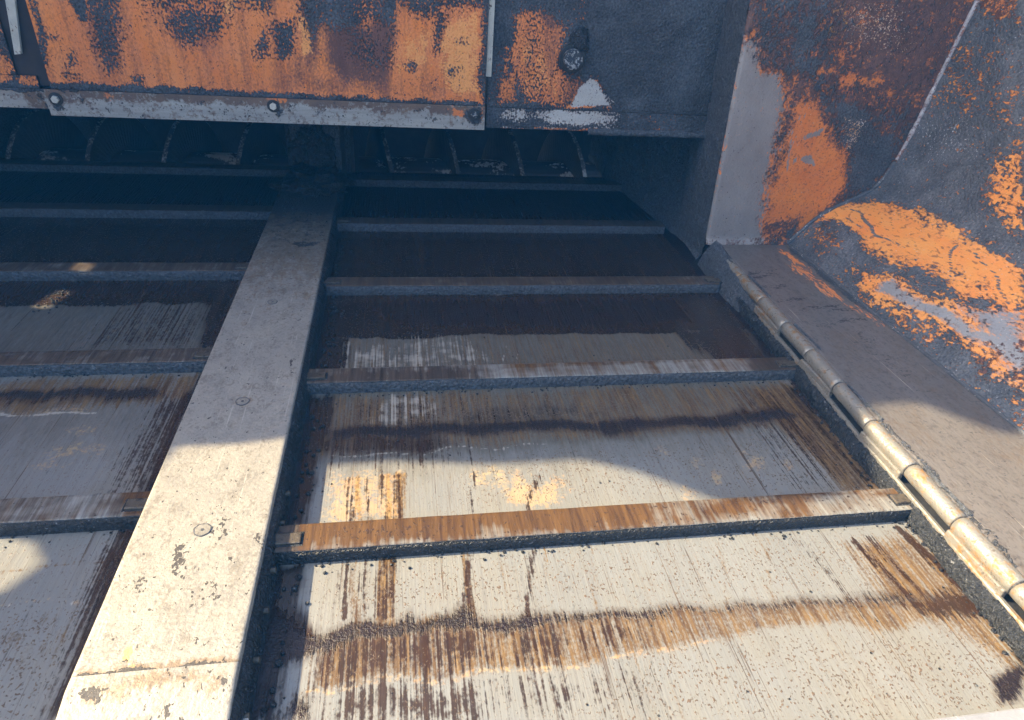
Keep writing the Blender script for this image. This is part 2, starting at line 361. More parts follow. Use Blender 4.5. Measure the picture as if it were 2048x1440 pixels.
# ------------------------------------------------------------------ ground (below the machine)
bm = bmesh.new(); 
v = [bm.verts.new(p) for p in ((-9,-9,-.62),(9,-9,-.62),(9,9,-.62),(-9,9,-.62))]; bm.faces.new(v)
tag(bm_obj('ground', bm, MAT_GROUND), None, None, kind='structure')

# ------------------------------------------------------------------ conveyor decks
ZD = -.0180
def make_deck(label, x0, x1, paint, seed):
    step = .0032
    xs = np.arange(x0, x1+1e-6, step); ys = np.arange(-.42, 1.32, step)
    X, Y = np.meshgrid(xs, ys); st = np.c_[X.ravel(), Y.ravel()]
    xyz = np.c_[st, np.full(len(st), ZD)]
    S = Sheet(st, xyz, lambda px, py: onz(px, py, ZD)[:2], warp=.010, wscale=22., seed=seed)
    paint(S)
    me = grid_mesh('deck_plate', xyz, grid_faces(len(xs), len(ys)))
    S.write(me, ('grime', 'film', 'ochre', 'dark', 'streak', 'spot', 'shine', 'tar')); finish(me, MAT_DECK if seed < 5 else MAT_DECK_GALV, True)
    root = thing('conveyor_floor', ((x0+x1)/2, .4, ZD), label, 'conveyor floor')
    o = bpy.data.objects.new('deck_plate', me); COL.objects.link(o); adopt(o, root)
    bm = bmesh.new(); box_bm(bm, x0, x1, -.42, 1.315, ZD-.012, ZD-.003); adopt(bm_obj('bed_plate', bm, MAT_DARK), root)
    return root
def lane(S, name, x, y0, y1, w, k=1., soft=.003): S.line(name, [(x, y0), (x, y1)], w, soft, k, local=True)
def band(S, name, y0, y1, x0, x1, soft=.02, k=1.): S.poly(name, [(x0, y0), (x1, y0), (x1, y1), (x0, y1)], soft, k, local=True)

def paint_right(S):
    S.all('spot', .12); S.all('film', .13); S.all('streak', .08)
    band(S, 'grime', .28, .62, -.1, 1., .05, .85); band(S, 'grime', .13, .30, -.1, 1., .06, .66); S.poly('grime', [(640, 760), (1560, 750), (1600, 860), (1000, 910), (620, 930)], .02, .95)  # bays behind the front one toned darker
    # the deep end is coated dark
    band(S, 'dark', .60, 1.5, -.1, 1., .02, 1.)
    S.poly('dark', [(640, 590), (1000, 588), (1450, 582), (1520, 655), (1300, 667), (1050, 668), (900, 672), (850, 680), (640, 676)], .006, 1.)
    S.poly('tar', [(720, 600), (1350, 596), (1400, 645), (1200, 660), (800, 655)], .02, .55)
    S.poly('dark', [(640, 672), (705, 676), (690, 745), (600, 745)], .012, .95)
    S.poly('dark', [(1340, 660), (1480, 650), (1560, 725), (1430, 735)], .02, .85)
    S.poly('film', [(620, 672), (1500, 650), (1560, 730), (620, 760)], .01, .38)
    S.poly('spot', [(900, 690), (1400, 680), (1480, 720), (900, 735)], .02, .30)
    S.poly('shine', [(690, 740), (960, 730), (950, 700), (850, 705), (700, 690)], .018, .46)
    S.poly('shine', [(800, 680), (930, 675), (1000, 730), (800, 740)], .018, .35)
    for px in (712, 722, 790, 838, 905, 1010, 1040): S.line('shine', [(px-4, 735), (px, 690)], .0016, .0015, .8)
    # second bay
    S.poly('dark', [(540, 1060), (600, 790), (672, 790), (610, 1060)], .014, .98)
    S.poly('dark', [(600, 915), (640, 870), (880, 868), (920, 900), (760, 912)], .012, .62)
    S.poly('film', [(600, 920), (640, 790), (1000, 780), (1500, 768), (1560, 860), (1100, 888), (900, 900)], .012, .50)
    S.poly('streak', [(620, 940), (700, 790), (960, 785), (940, 950)], .03, .38)
    S.poly('shine', [(740, 850), (760, 790), (860, 788), (880, 840)], .012, .44)
    S.poly('spot', [(740, 850), (760, 788), (1300, 775), (1350, 850), (900, 860)], .02, .42)
    S.poly('dark', [(900, 850), (960, 800), (1080, 800), (1240, 815), (1220, 840), (1000, 855)], .02, .50)
    S.poly('tar', [(655, 858), (1000, 842), (1250, 840), (1480, 828), (1560, 812), (1600, 830), (1500, 850), (1260, 862), (1228, 878), (1190, 862), (1000, 866), (660, 880)], .008, .66)
    S.poly('dark', [(655, 850), (1000, 836), (1250, 836), (1560, 806), (1600, 835), (1260, 868), (1000, 874), (660, 895)], .014, .55)
    S.line('shine', [(655, 915), (800, 907), (905, 898), (1110, 890)], .0022, .0015, .75)
    S.poly('spot', [(930, 900), (1650, 850), (1740, 985), (900, 1010)], .03, .30)
    S.poly('film', [(1480, 770), (1590, 760), (1800, 985), (1690, 990)], .018, .78)
    S.poly('dark', [(1570, 775), (1630, 765), (1830, 975), (1790, 985)], .012, .98)
    S.poly('streak', [(1440, 770), (1600, 765), (1790, 985), (1600, 1000)], .03, .42)
    S.poly('ochre', [(668, 945), (800, 942), (795, 1045), (655, 1045)], .010, .66)
    for b in ((1070, 990, 55, 28, .74), (1112, 968, 28, 20, .52), (1000, 960, 60, 25, .42), (1375, 985, 12, 12, .7), (1400, 925, 10, 10, .5), (1440, 955, 12, 14, .62), (1505, 925, 16, 14, .55), (1480, 905, 9, 9, .55), (1570, 930, 12, 9, .5), (1330, 900, 12, 6, .5)):
        S.blob('ochre', b[0], b[1], b[2], b[3], .008, b[4])
    # front bay
    S.poly('dark', [(455, 1440), (548, 1130), (602, 1128), (588, 1210), (632, 1275), (620, 1310), (575, 1330), (545, 1440)], .010, .98)
    S.poly('tar', [(480, 1450), (545, 1220), (580, 1240), (600, 1255), (640, 1270), (690, 1255), (690, 1285), (610, 1318), (565, 1340), (545, 1450)], .010, .86)
    S.poly('tar', [(560, 1440), (590, 1400), (615, 1405), (620, 1440)], .008, .75)
    S.poly('tar', [(640, 1262), (700, 1242), (800, 1246), (830, 1225), (850, 1252), (915, 1240), (938, 1205), (955, 1240), (1060, 1222), (1090, 1232), (1200, 1225), (1250, 1222), (1300, 1214), (1290, 1232), (1100, 1246), (960, 1262), (800, 1278), (640, 1292)], .006, .74)
    S.poly('tar', [(1280, 1218), (1500, 1205), (1700, 1186), (1850, 1182), (1880, 1196), (1700, 1206), (1500, 1222), (1290, 1236)], .007, .58)
    S.poly('film', [(610, 1385), (622, 1290), (700, 1244), (950, 1240), (1250, 1222), (1600, 1196), (1840, 1182), (1900, 1210), (1800, 1262), (1620, 1250), (1450, 1284), (1150, 1332), (900, 1352)], .008, .62)
    S.poly('streak', [(615, 1385), (640, 1270), (960, 1240), (1000, 1330), (800, 1360)], .02, .64)
    S.poly('streak', [(1000, 1240), (1260, 1225), (1300, 1300), (1000, 1330)], .02, .46)
    S.line('ochre', [(610, 1388), (900, 1350), (1150, 1328), (1450, 1282)], .0030, .002, .72)
    S.line('film', [(1300, 1242), (1500, 1232), (1680, 1212)], .003, .002, .8)
    S.poly('streak', [(630, 1460), (690, 1355), (960, 1345), (1000, 1460)], .02, .62)
    S.poly('streak', [(960, 1440), (980, 1350), (1300, 1320), (1340, 1440)], .03, .40)
    S.poly('spot', [(1180, 1440), (1300, 1300), (2000, 1230), (2048, 1440)], .05, .42)
    S.poly('spot', [(650, 1240), (690, 1140), (1800, 1060), (1850, 1170), (1200, 1220)], .04, .33)
    for px in (690, 700, 735, 765, 782, 790, 798, 940, 1060):   # drips along the travel of the chain
        S.line('streak', [(px-8, 1230), (px, 1130), (px+10, 950)], .005, .004, .78)
    for px, w in ((715, .006), (770, .008), (790, .010)): S.line('film', [(px-8, 1300), (px, 1130), (px+10, 950)], w, .006, .9)
    S.line('streak', [(950, 1245), (935, 1120)], .004, .003, .8); S.line('film', [(950, 1245), (928, 1085)], .006, .004, .8)
    for px in (1080, 1180, 1440, 1540): S.line('film', [(px+12, 1220), (px, 1085)], .004, .004, .55)
    # right-hand streaks and stain under the front slat
    S.poly('film', [(1690, 1085), (1830, 1055), (1960, 1190), (2048, 1330), (2048, 1380), (1880, 1250), (1760, 1210)], .02, .66)
    for a, b, w, k in (((1715, 1085), (1830, 1200), .010, .9), ((1740, 1075), (1870, 1205), .008, .85), ((1800, 1060), (1930, 1190), .014, .98), ((1830, 1055), (1960, 1190), .012, .9), ((1590, 1080), (1720, 1230), .004, .8), ((1605, 1085), (1730, 1240), .003, .7)):
        S.line('streak', [a, b], w, .006, k)
    S.poly('streak', [(1800, 1200), (1880, 1180), (1960, 1190), (2040, 1310), (1960, 1240), (1880, 1230)], .012, .88)
    S.poly('tar', [(1990, 1350), (2048, 1340), (2048, 1405), (2005, 1400)], .006, .95)
    S.line('tar', [(1950, 1180), (2048, 1320)], .012, .006, .85)
    S.line('dark', [(2000, 1250), (2048, 1330)], .014, .006, .95)
    # the gap beside the cover stays packed with tar
    S.poly('tar', [(-.02, -.45), (.006, -.45), (.008, 1.4), (-.02, 1.4)], .006, .95, local=True)
    S.poly('tar', [(.738, -.05), (.82, -.05), (.82, 1.4), (.742, 1.4)], .008, .9, local=True)
    band(S, 'tar', .95, 1.5, -.1, 1., .1, .6)

def paint_left(S):
    S.all('spot', .14); S.all('film', .10); S.all('streak', .08)
    band(S, 'grime', .38, .75, -1.2, .1, .05, .8); band(S, 'grime', .18, .40, -1.2, .1, .06, .5)
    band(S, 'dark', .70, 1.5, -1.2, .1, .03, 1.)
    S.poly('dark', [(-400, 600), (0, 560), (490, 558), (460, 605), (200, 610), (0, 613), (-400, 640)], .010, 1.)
    S.poly('tar', [(-400, 600), (0, 562), (400, 560), (380, 590), (0, 600), (-400, 630)], .02, .5)
    S.poly('dark', [(420, 580), (490, 560), (440, 700), (390, 700)], .014, .9)
    S.poly('streak', [(150, 700), (260, 600), (420, 600), (370, 700)], .03, .5)
    S.poly('film', [(-400, 760), (0, 755), (410, 745), (380, 800), (0, 830), (-400, 850)], .014, .62)
    S.poly('tar', [(-400, 795), (0, 782), (200, 775), (320, 775), (330, 790), (200, 795), (0, 800), (-400, 815)], .008, .60)
    S.poly('dark', [(-400, 795), (0, 780), (330, 770), (330, 800), (0, 815), (-400, 830)], .014, .6)
    S.line('shine', [(-100, 835), (0, 828), (200, 822)], .003, .0015, .85)
    S.line('ochre', [(-100, 830), (0, 824), (190, 816)], .006, .006, .45)
    for b in ((170, 860, 30, 10), (150, 905, 60, 14), (100, 930, 40, 10), (180, 900, 20, 8)): S.blob('ochre', b[0], b[1], b[2], b[3], .008, .42)
    S.poly('dark', [(365, 790), (420, 760), (330, 990), (270, 990)], .012, .85)
    S.poly('streak', [(220, 990), (300, 800), (420, 780), (320, 990)], .02, .58)
    S.poly('dark', [(245, 1060), (300, 1050), (190, 1300), (130, 1440), (95, 1440), (200, 1210)], .010, .80)
    S.poly('streak', [(225, 1060), (285, 1055), (130, 1440), (80, 1440)], .012, .62)
    S.line('film', [(-200, 1152), (0, 1142), (240, 1128)], .002, .002, .8)
    S.line('ochre', [(-200, 1210), (0, 1205), (190, 1196)], .003, .003, .5)
    S.line('shine', [(-200, 1214), (0, 1209), (190, 1200)], .002, .002, .5)
    for b in ((95, 1240, 35, 14), (20, 1275, 30, 20), (90, 1300, 30, 20), (120, 1265, 25, 10), (50, 1330, 30, 12)): S.blob('film', b[0], b[1], b[2], b[3], .012, .55)
    S.poly('spot', [(-200, 1220), (190, 1200), (60, 1440), (-300, 1440)], .03, .40)
    S.poly('tar', [(-.16, -.45), (-.134, -.45), (-.134, 1.4), (-.16, 1.4)], .006, .35, local=True)
    band(S, 'tar', 1.0, 1.5, -1.2, .1, .1, .6)

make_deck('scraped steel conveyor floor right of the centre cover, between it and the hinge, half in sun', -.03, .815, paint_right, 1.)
make_deck('shaded blue-grey conveyor floor left of the centre cover, running out of the left edge', -.98, -.115, paint_left, 9.)

# ------------------------------------------------------------------ crusts of tar and stone
def crust(name, path, sect, step, mat, parent=None, amp=.004, sc=90., seed=0., fine=.0015):
    """path: list of 3-D points; sect: list of (side, up) offsets; lumpy strip swept along the path"""
    P = [Vector(p) for p in path]; pts = []; 
    for a, b in zip(P[:-1], P[1:]):
        n = max(1, int((b-a).length/step))
        pts += [a.lerp(b, i/n) for i in range(n)]
    pts.append(P[-1]); V = []; k = len(sect)
    for i, p in enumerate(pts):
        t = (pts[min(i+1, len(pts)-1)]-pts[max(i-1, 0)]).normalized()
        side = t.cross(Vector((0, 0, 1))).normalized()
        e = min(1., i/3., (len(pts)-1-i)/3.)
        for j, (a, u) in enumerate(sect):
            q = p + side*a + Vector((0, 0, u))
            edge = 0.35 if j in (0, k-1) else 1.
            out = side*(1 if a > 0 else -1)*abs(a)/(abs(a)+abs(u)+1e-6) + Vector((0, 0, 1))*(abs(u)/(abs(a)+abs(u)+1e-6)*(1 if u >= 0 else -1))
            d = amp*(nz(q, sc, seed)*.7+.35*nz(q, sc*.3, seed+5)) + fine*nz(q, sc*4, seed+9)
            V.append(q + out*d*edge*e)
    F = [(i*k+j, i*k+j+1, (i+1)*k+j+1, (i+1)*k+j) for i in range(len(pts)-1) for j in range(k-1)]
    return mesh_obj(name, V, F, mat, parent, True)

# ------------------------------------------------------------------ slats
def make_slat(y, x0, x1, label, group, paint, seed, lug_l=True, lug_r=True):
    root = thing('conveyor_slat', ((x0+x1)/2, y+.018, ZD), label, 'conveyor slat', group)
    # bar: top sheet carries the dirt, wrapped down the back and the front
    step = .0035; n = int((x1-x0)/step)+1; xs = np.linspace(x0, x1, n)
    prof = [(.0370, ZD+.001), (.0370, -.0012), (.0362, -.0003)] + [(.0352-.0340*i/9, 0.) for i in range(10)] + [(.0004, -.0004), (0., -.0014), (.0, ZD+.001)]
    st = []; xyz = []
    for (py, pz) in prof:
        for x in xs:
            wob = .0006*nz((x*30, py*40, seed))
            xyz.append((x, y+py+wob*(1 if pz < 0 else .2), pz)); st.append((x+seed*1.3, (y+py) - (pz if py < .01 else -pz)))
    nrow = len(prof)
    S = Sheet(np.array(st), np.array(xyz), lambda px, py: onz(px, py, 0.)[:2] + np.array([seed*1.3, 0]), warp=.004, wscale=40., seed=seed)
    S.y = y; S.x0 = x0; S.x1 = x1; S.o = seed*1.3
    paint(S)
    front = S.xyz[:, 2] < -.0008
    S.g('tar')[front & (S.xyz[:, 1] < y+.01)] = 1.
    me = grid_mesh('bar', S.xyz, grid_faces(n, nrow)[:, ::-1]); S.write(me, ('film', 'dark', 'spot', 'tar')); finish(me, MAT_SLAT, False)
    o = bpy.data.objects.new('bar', me); COL.objects.link(o); adopt(o, root)
    for x in (x0, x1):
        bm = bmesh.new(); v = [bm.verts.new((x, y+a, b)) for a, b in ((0.0002, ZD+.001), (.0368, ZD+.001), (.0368, -.001), (.0002, -.001))]; bm.faces.new(v)
        adopt(bm_obj('end_face', bm, MAT_TAR), root)
    sect = [(-.001, -.0008), (.0008, -.0030), (.0018, -.008), (.0020, -.013), (.0018, -.018), (.0022, -.0225)]
    c = crust('tar_crust', [(x0+.001, y, 0), (x1-.001, y, 0)], sect, .0026, MAT_TARWET if y < .1 else MAT_TAR, None, .0019, 150., seed, .0010); adopt(c, root)  # paler tar on the farther fronts stands in for sky reflection
    for on, xa, xb in ((lug_l, x0-.003, x0+.026), (lug_r, x1-.024, x1+.006)):
        if not on: continue
        bm = bmesh.new(); box_bm(bm, xa, xb, y+.0085, y+.0235, -.004, .0026); bevel_all(bm, .0013, 2)
        lug = bm_obj('chain_lug', bm, MAT_LUG); adopt(lug, root)
        d = .0022
        bm = bmesh.new(); box_bm(bm, xa-d, xb+d, y+.0085-d, y+.0235+d, -.004, .0004); bevel_all(bm, .0003, 1)
        s = bm_obj('tar_seam', bm, MAT_TARWET); s.parent = lug; 
    return root
MAT_LUG = layered('chain_lug_steel', ((.11, .09, .065), (.05, .04, .03), 60.), [dict(sc=(200, 200, 200), v=.25, amp=1.4, sharp=6, c=(.03, .025, .022), r=.6)], rough=.4, metal=.2, src='obj', grain=(300., .0004))  # colour darkened for the shade the cover throws on the nearest lug

def sl_front(S):
    o = S.o
    S.poly('film', [(540, 1000), (1300, 960), (1330, 1060), (540, 1110)], .03, 1.02); S.poly('film', [(600, 1040), (820, 1025), (820, 1080), (600, 1100)], .02, .95)
    S.poly('film', [(1250, 975), (1640, 960), (1640, 1045), (1250, 1070)], .05, .86); S.poly('film', [(1640, 950), (1850, 960), (1850, 1030), (1640, 1050)], .05, .62)
    S.line('film', [(1250, 1005), (1500, 992), (1700, 985), (1800, 980)], .008, .006, .85); S.poly('film', [(1740, 975), (1850, 970), (1850, 1010), (1740, 1000)], .012, .85)
    S.all('spot', .20); S.poly('spot', [(640, 1040), (900, 1030), (900, 1080), (640, 1090)], .02, .35); S.poly('spot', [(1450, 985), (1640, 980), (1640, 1010), (1450, 1020)], .02, .36)
    S.poly('dark', [(530, 1040), (600, 1040), (595, 1110), (530, 1110)], .004, .9)
def sl_second(S):
    S.all('film', .45); S.all('spot', .12)
    S.poly('dark', [(600, 720), (960, 720), (1000, 780), (600, 790)], .04, .80)
    S.poly('film', [(1000, 715), (1540, 700), (1540, 722), (1000, 740)], .006, .62)
    S.poly('dark', [(1480, 700), (1600, 700), (1600, 760), (1500, 750)], .02, .85)
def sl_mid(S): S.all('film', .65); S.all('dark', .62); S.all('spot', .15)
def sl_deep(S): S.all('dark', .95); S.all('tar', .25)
def sl_left_front(S):
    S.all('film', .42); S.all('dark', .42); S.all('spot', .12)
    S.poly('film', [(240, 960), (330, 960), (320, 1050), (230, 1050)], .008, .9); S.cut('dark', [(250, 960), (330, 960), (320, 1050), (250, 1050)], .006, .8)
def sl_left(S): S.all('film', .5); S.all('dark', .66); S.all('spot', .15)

RG, LG = 'slats across the right conveyor floor', 'slats across the left conveyor floor'
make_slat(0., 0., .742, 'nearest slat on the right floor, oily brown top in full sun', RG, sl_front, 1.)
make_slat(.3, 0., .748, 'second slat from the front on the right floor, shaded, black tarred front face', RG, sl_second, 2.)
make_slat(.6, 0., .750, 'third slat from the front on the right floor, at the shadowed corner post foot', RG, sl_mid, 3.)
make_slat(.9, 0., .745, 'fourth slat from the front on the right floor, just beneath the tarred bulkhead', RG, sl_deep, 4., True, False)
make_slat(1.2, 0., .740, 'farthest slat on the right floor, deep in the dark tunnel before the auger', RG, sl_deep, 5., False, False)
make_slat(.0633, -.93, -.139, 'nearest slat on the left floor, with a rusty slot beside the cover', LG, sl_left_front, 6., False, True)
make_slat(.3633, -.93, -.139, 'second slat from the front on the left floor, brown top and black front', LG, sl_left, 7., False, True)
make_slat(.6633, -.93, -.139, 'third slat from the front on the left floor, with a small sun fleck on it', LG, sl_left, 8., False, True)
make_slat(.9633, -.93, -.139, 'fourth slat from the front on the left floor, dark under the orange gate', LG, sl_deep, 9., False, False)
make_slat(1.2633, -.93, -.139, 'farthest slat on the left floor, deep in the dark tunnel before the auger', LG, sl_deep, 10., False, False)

# ------------------------------------------------------------------ centre chain cover
cover = thing('chain_cover', (-.07, .3, ZD), 'long pale worn steel chain cover running up the middle between the two floors', 'chain cover')
CX0, CX1, CZ = -.134, -.0055, .020
YJ = -.132
def cover_sheet(name, y0, y1, zf, paint, seed):
    step = .0028; xs = np.linspace(CX0, CX1, 46); ys = np.linspace(y0, y1, int((y1-y0)/step)+1)
    # rolled edges
    xa = np.concatenate([[CX0+.0002, CX0+.0002, CX0+.0008], xs[1:-1], [CX1-.0008, CX1, CX1]])
    za = np.concatenate([[-.040, -.0012, -.0003], np.zeros(len(xs)-2), [-.0003, -.0012, -.040]])
    X, Y = np.meshgrid(xa, ys); Zo = np.repeat(za[None, :], len(ys), 0)
    xyz = np.c_[X.ravel(), Y.ravel(), (np.array([zf(y) for y in ys])[:, None] + Zo).ravel()]
    st = np.c_[X.ravel() + np.where(Zo.ravel() < -.005, Zo.ravel()*-1, 0), Y.ravel()]
    S = Sheet(st, xyz, lambda px, py: onz(px, py, CZ)[:2], warp=.006, wscale=40., seed=seed)
    paint(S); S.g('tar')[Zo.ravel() < -.005] = .85
    me = grid_mesh(name, xyz, grid_faces(len(xa), len(ys))); S.write(me, ('film', 'soot', 'ochre', 'spot', 'tar')); finish(me, MAT_COVER, False)
    o = bpy.data.objects.new(name, me); COL.objects.link(o); adopt(o, cover); return o
def paint_cover(S):
    S.poly('soot', [(-.3, .74), (.2, .74), (.2, 2.2), (-.3, 2.2)], .30, 1., local=True)  # darkens gradually towards the far end
    S.all('spot', .13)
    for L, k in (([(345, 1090), (375, 1090), (370, 1160), (335, 1160)], .62), ([(240, 1180), (270, 1140), (310, 1160), (290, 1190), (235, 1185)], .45), ([(420, 1060), (450, 1010), (470, 1060), (430, 1110)], .42), ([(500, 1080), (530, 1030), (530, 1070), (515, 1100)], .5), ([(425, 1200), (450, 1160), (440, 1190), (430, 1200)], .5), ([(370, 1200), (420, 1140), (450, 1180), (380, 1220)], .36), ([(375, 1300), (400, 1260), (420, 1275), (400, 1310)], .5), ([(575, 720), (590, 700), (590, 750), (570, 740)], .5)):
        S.poly('spot', L, .006, k)
    S.poly('tar', [(585, 486), (600, 482), (640, 485), (635, 491), (595, 492)], .002, .62)
    S.poly('film', [(520, 520), (560, 430), (680, 430), (660, 520)], .05, .55)
    S.poly('tar', [(-.15, .90), (0, .90), (0, 1.6), (-.15, 1.6)], .03, .9, local=True)
    S.poly('film', [(-.15, .64), (0, .64), (0, 1.9), (-.15, 1.9)], .30, 1.0, local=True); S.poly('tar', [(-.15, .84), (0, .84), (0, 1.9), (-.15, 1.9)], .24, .72, local=True)
    S.blob('ochre', 248, 1315, 12, 14, .003, .9); S.line('ochre', [(250, 1325), (270, 1342)], .002, .002, .8)
    S.line('film', [(175, 1347), (300, 1340), (470, 1326)], .012, .006, .8); S.line('spot', [(170, 1352), (230, 1347), (300, 1345), (380, 1337), (470, 1331)], .0045, .003, 1.2)
    for p in ((485, 803), (545, 604)): S.blob('film', p[0], p[1], 30, 18, .006, .3)
def paint_nose(S):
    S.all('spot', .15); S.all('film', .16)
    S.poly('spot', [(130, 1390), (170, 1360), (240, 1370), (200, 1400)], .006, .58); S.poly('spot', [(360, 1370), (470, 1340), (465, 1380), (380, 1390)], .01, .45)
    S.poly('film', [(120, 1410), (170, 1350), (460, 1335), (450, 1375)], .01, .62); S.poly('spot', [(270, 1440), (330, 1415), (380, 1440)], .006, .5)
cover_sheet('cover_plate', YJ+.0002, 1.16, lambda y: CZ, paint_cover, 3.)
cover_sheet('nose_plate', -.42, YJ+.0001, lambda y: CZ-.0002-.20*max(0, YJ-.012-y), paint_nose, 4.)
def ring_bm(bm, c, r0, r1, z0, z1, seg=40):
    V = []
    for i in range(seg):
        a = 2*math.pi*i/seg; w = 1+.03*math.sin(3*a+c[0]*90)+.03*math.sin(7*a)
        V.append([bm.verts.new((c[0]+r*w*math.cos(a), c[1]+r*w*math.sin(a), z)) for r, z in ((r0, z0), (r0, z1), (r1, z1), (r1, z0))])
    for i in range(seg):
        j = (i+1) % seg
        for k in range(3): bm.faces.new((V[i][k], V[j][k], V[j][k+1], V[i][k+1]))
MAT_BOLTHEAD = layered('countersunk_head', ((.26, .245, .212), (.19, .18, .155), 60.), [dict(sc=(200, 200, 200), v=.2, amp=1.4, sharp=5, c=(.12, .10, .08))], rough=.5, metal=.25, src='obj', grain=(260., .0003))
for px, py, r in ((405, 1060, .0078), (485, 803, .0078), (545, 604, .0070), (280, 1437, .0095)):
    c = onz(px, py, CZ if py < 1400 else CZ-.008)
    bm = bmesh.new(); z0 = c[2]-.004; cyl_bm(bm, (c[0], c[1], z0), (c[0], c[1], c[2]+(.0006 if py < 1400 else .003)), r, 28); bevel_all(bm, .0002, 1)
    b = adopt(bm_obj('bolt_head', bm, MAT_BOLTHEAD), cover)
    if py < 1400:
        bm = bmesh.new(); ring_bm(bm, (c[0], c[1]), r*.97, r*1.10, c[2]-.002, c[2]+.0007)
        t = bm_obj('tar_ring', bm, MAT_TAR); t.parent = b
        bm = bmesh.new(); ring_bm(bm, (c[0], c[1]), r*.05, r*.22, c[2]-.002, c[2]+.0009, 12)
        t = bm_obj('tar_plug', bm, MAT_TAR); t.parent = b
bm = bmesh.new()
P0 = onz(450, 1412, -.004); 
vs = [onz(452, 1416, -.004), onz(486, 1410, -.004), onz(500, 1446, -.004), onz(440, 1446, -.004)]
lo = [bm.verts.new(tuple(p-np.array([0, 0, .003]))) for p in vs]; hi = [bm.verts.new(tuple(p)) for p in vs]
bm.faces.new(hi); bm.faces.new(lo[::-1])
for i in range(4): bm.faces.new((lo[i], lo[(i+1) % 4], hi[(i+1) % 4], hi[i]))
br = bm_obj('bracket', bm, MAT_GUIDE); tag(br, 'small pale cut-corner steel tab at the near right foot of the chain cover', 'bracket')

# packed tar along the cover's right side, with the chain's pin ends showing
sect = [(-.001, .014), (.004, .008), (.0065, 0.), (.006, -.010), (.010, -.0205), (.015, -.0235)]
t = crust('asphalt_crust', [(CX1, -.42, 0), (CX1, 1.16, 0)], sect, .003, MAT_TARWET, None, .0055, 70., 21., .0015)
tag(t, 'black tar packed along the right side of the chain cover', 'tar crust')
for i, y in enumerate((-.215, -.165, -.115, -.065, -.018, .045, .09)):
    bm = bmesh.new(); cyl_bm(bm, (CX1-.002, y, -.006), (CX1+.0105, y, -.006), .0032, 12); bevel_all(bm, .0006, 1)
    tag(bm_obj('chain_pin', bm, MAT_LUG), 'small round chain pin end poking out of the tar beside the chain cover', 'chain pin', 'chain pins along the right side of the cover')

# ------------------------------------------------------------------ gate and bulkhead
YW = .83
ZT = .98
def wall_sheet(name, x0, x1, z0, z1, y, paint, mat, names, root, seed, step=.0032, thick=.012, lean=None):
    xs = np.arange(x0, x1, step); xs = np.append(xs, x1); zs = np.arange(z0, min(z1, .50), step); zs = np.append(zs, z1)
    X, Z = np.meshgrid(xs, zs); st = np.c_[X.ravel(), Z.ravel()]
    yy = np.full(len(st), y)
    xyz = np.c_[st[:, 0], yy, st[:, 1]]
    S = Sheet(st, xyz, lambda px, py: ony(px, py, y)[[0, 2]], warp=.008, wscale=30., seed=seed)
    paint(S)
    tarm = S.g('tar')
    bumpy = np.array([nz((p[0], p[1], seed), 60., seed)*.6+nz((p[0], p[1], seed), 180., 3)*.4 for p in st])
    xyz[:, 1] -= np.clip(tarm-.3, 0, 1)*(.0012+.0016*bumpy)*(st[:, 1] > z0+.002)
    me = grid_mesh(name, xyz, grid_faces(len(xs), len(zs))); S.write(me, names); finish(me, mat, True)
    o = bpy.data.objects.new(name, me); COL.objects.link(o); adopt(o, root)
    bm = bmesh.new(); box_bm(bm, x0+.0004, x1-.0004, y+.0025, y+thick, z0+.0004, z1-.0004)
    b = bm_obj('backing_plate', bm, MAT_DARK); adopt(b, root)
    return o
PN = ('brown', 'bare', 'amber', 'tar')
YG = YW-.015
gate = thing('flow_gate', (-.08, YG, .222), 'wide orange gate plate with tar streaks, bolted wear strip along its lower edge', 'gate plate')
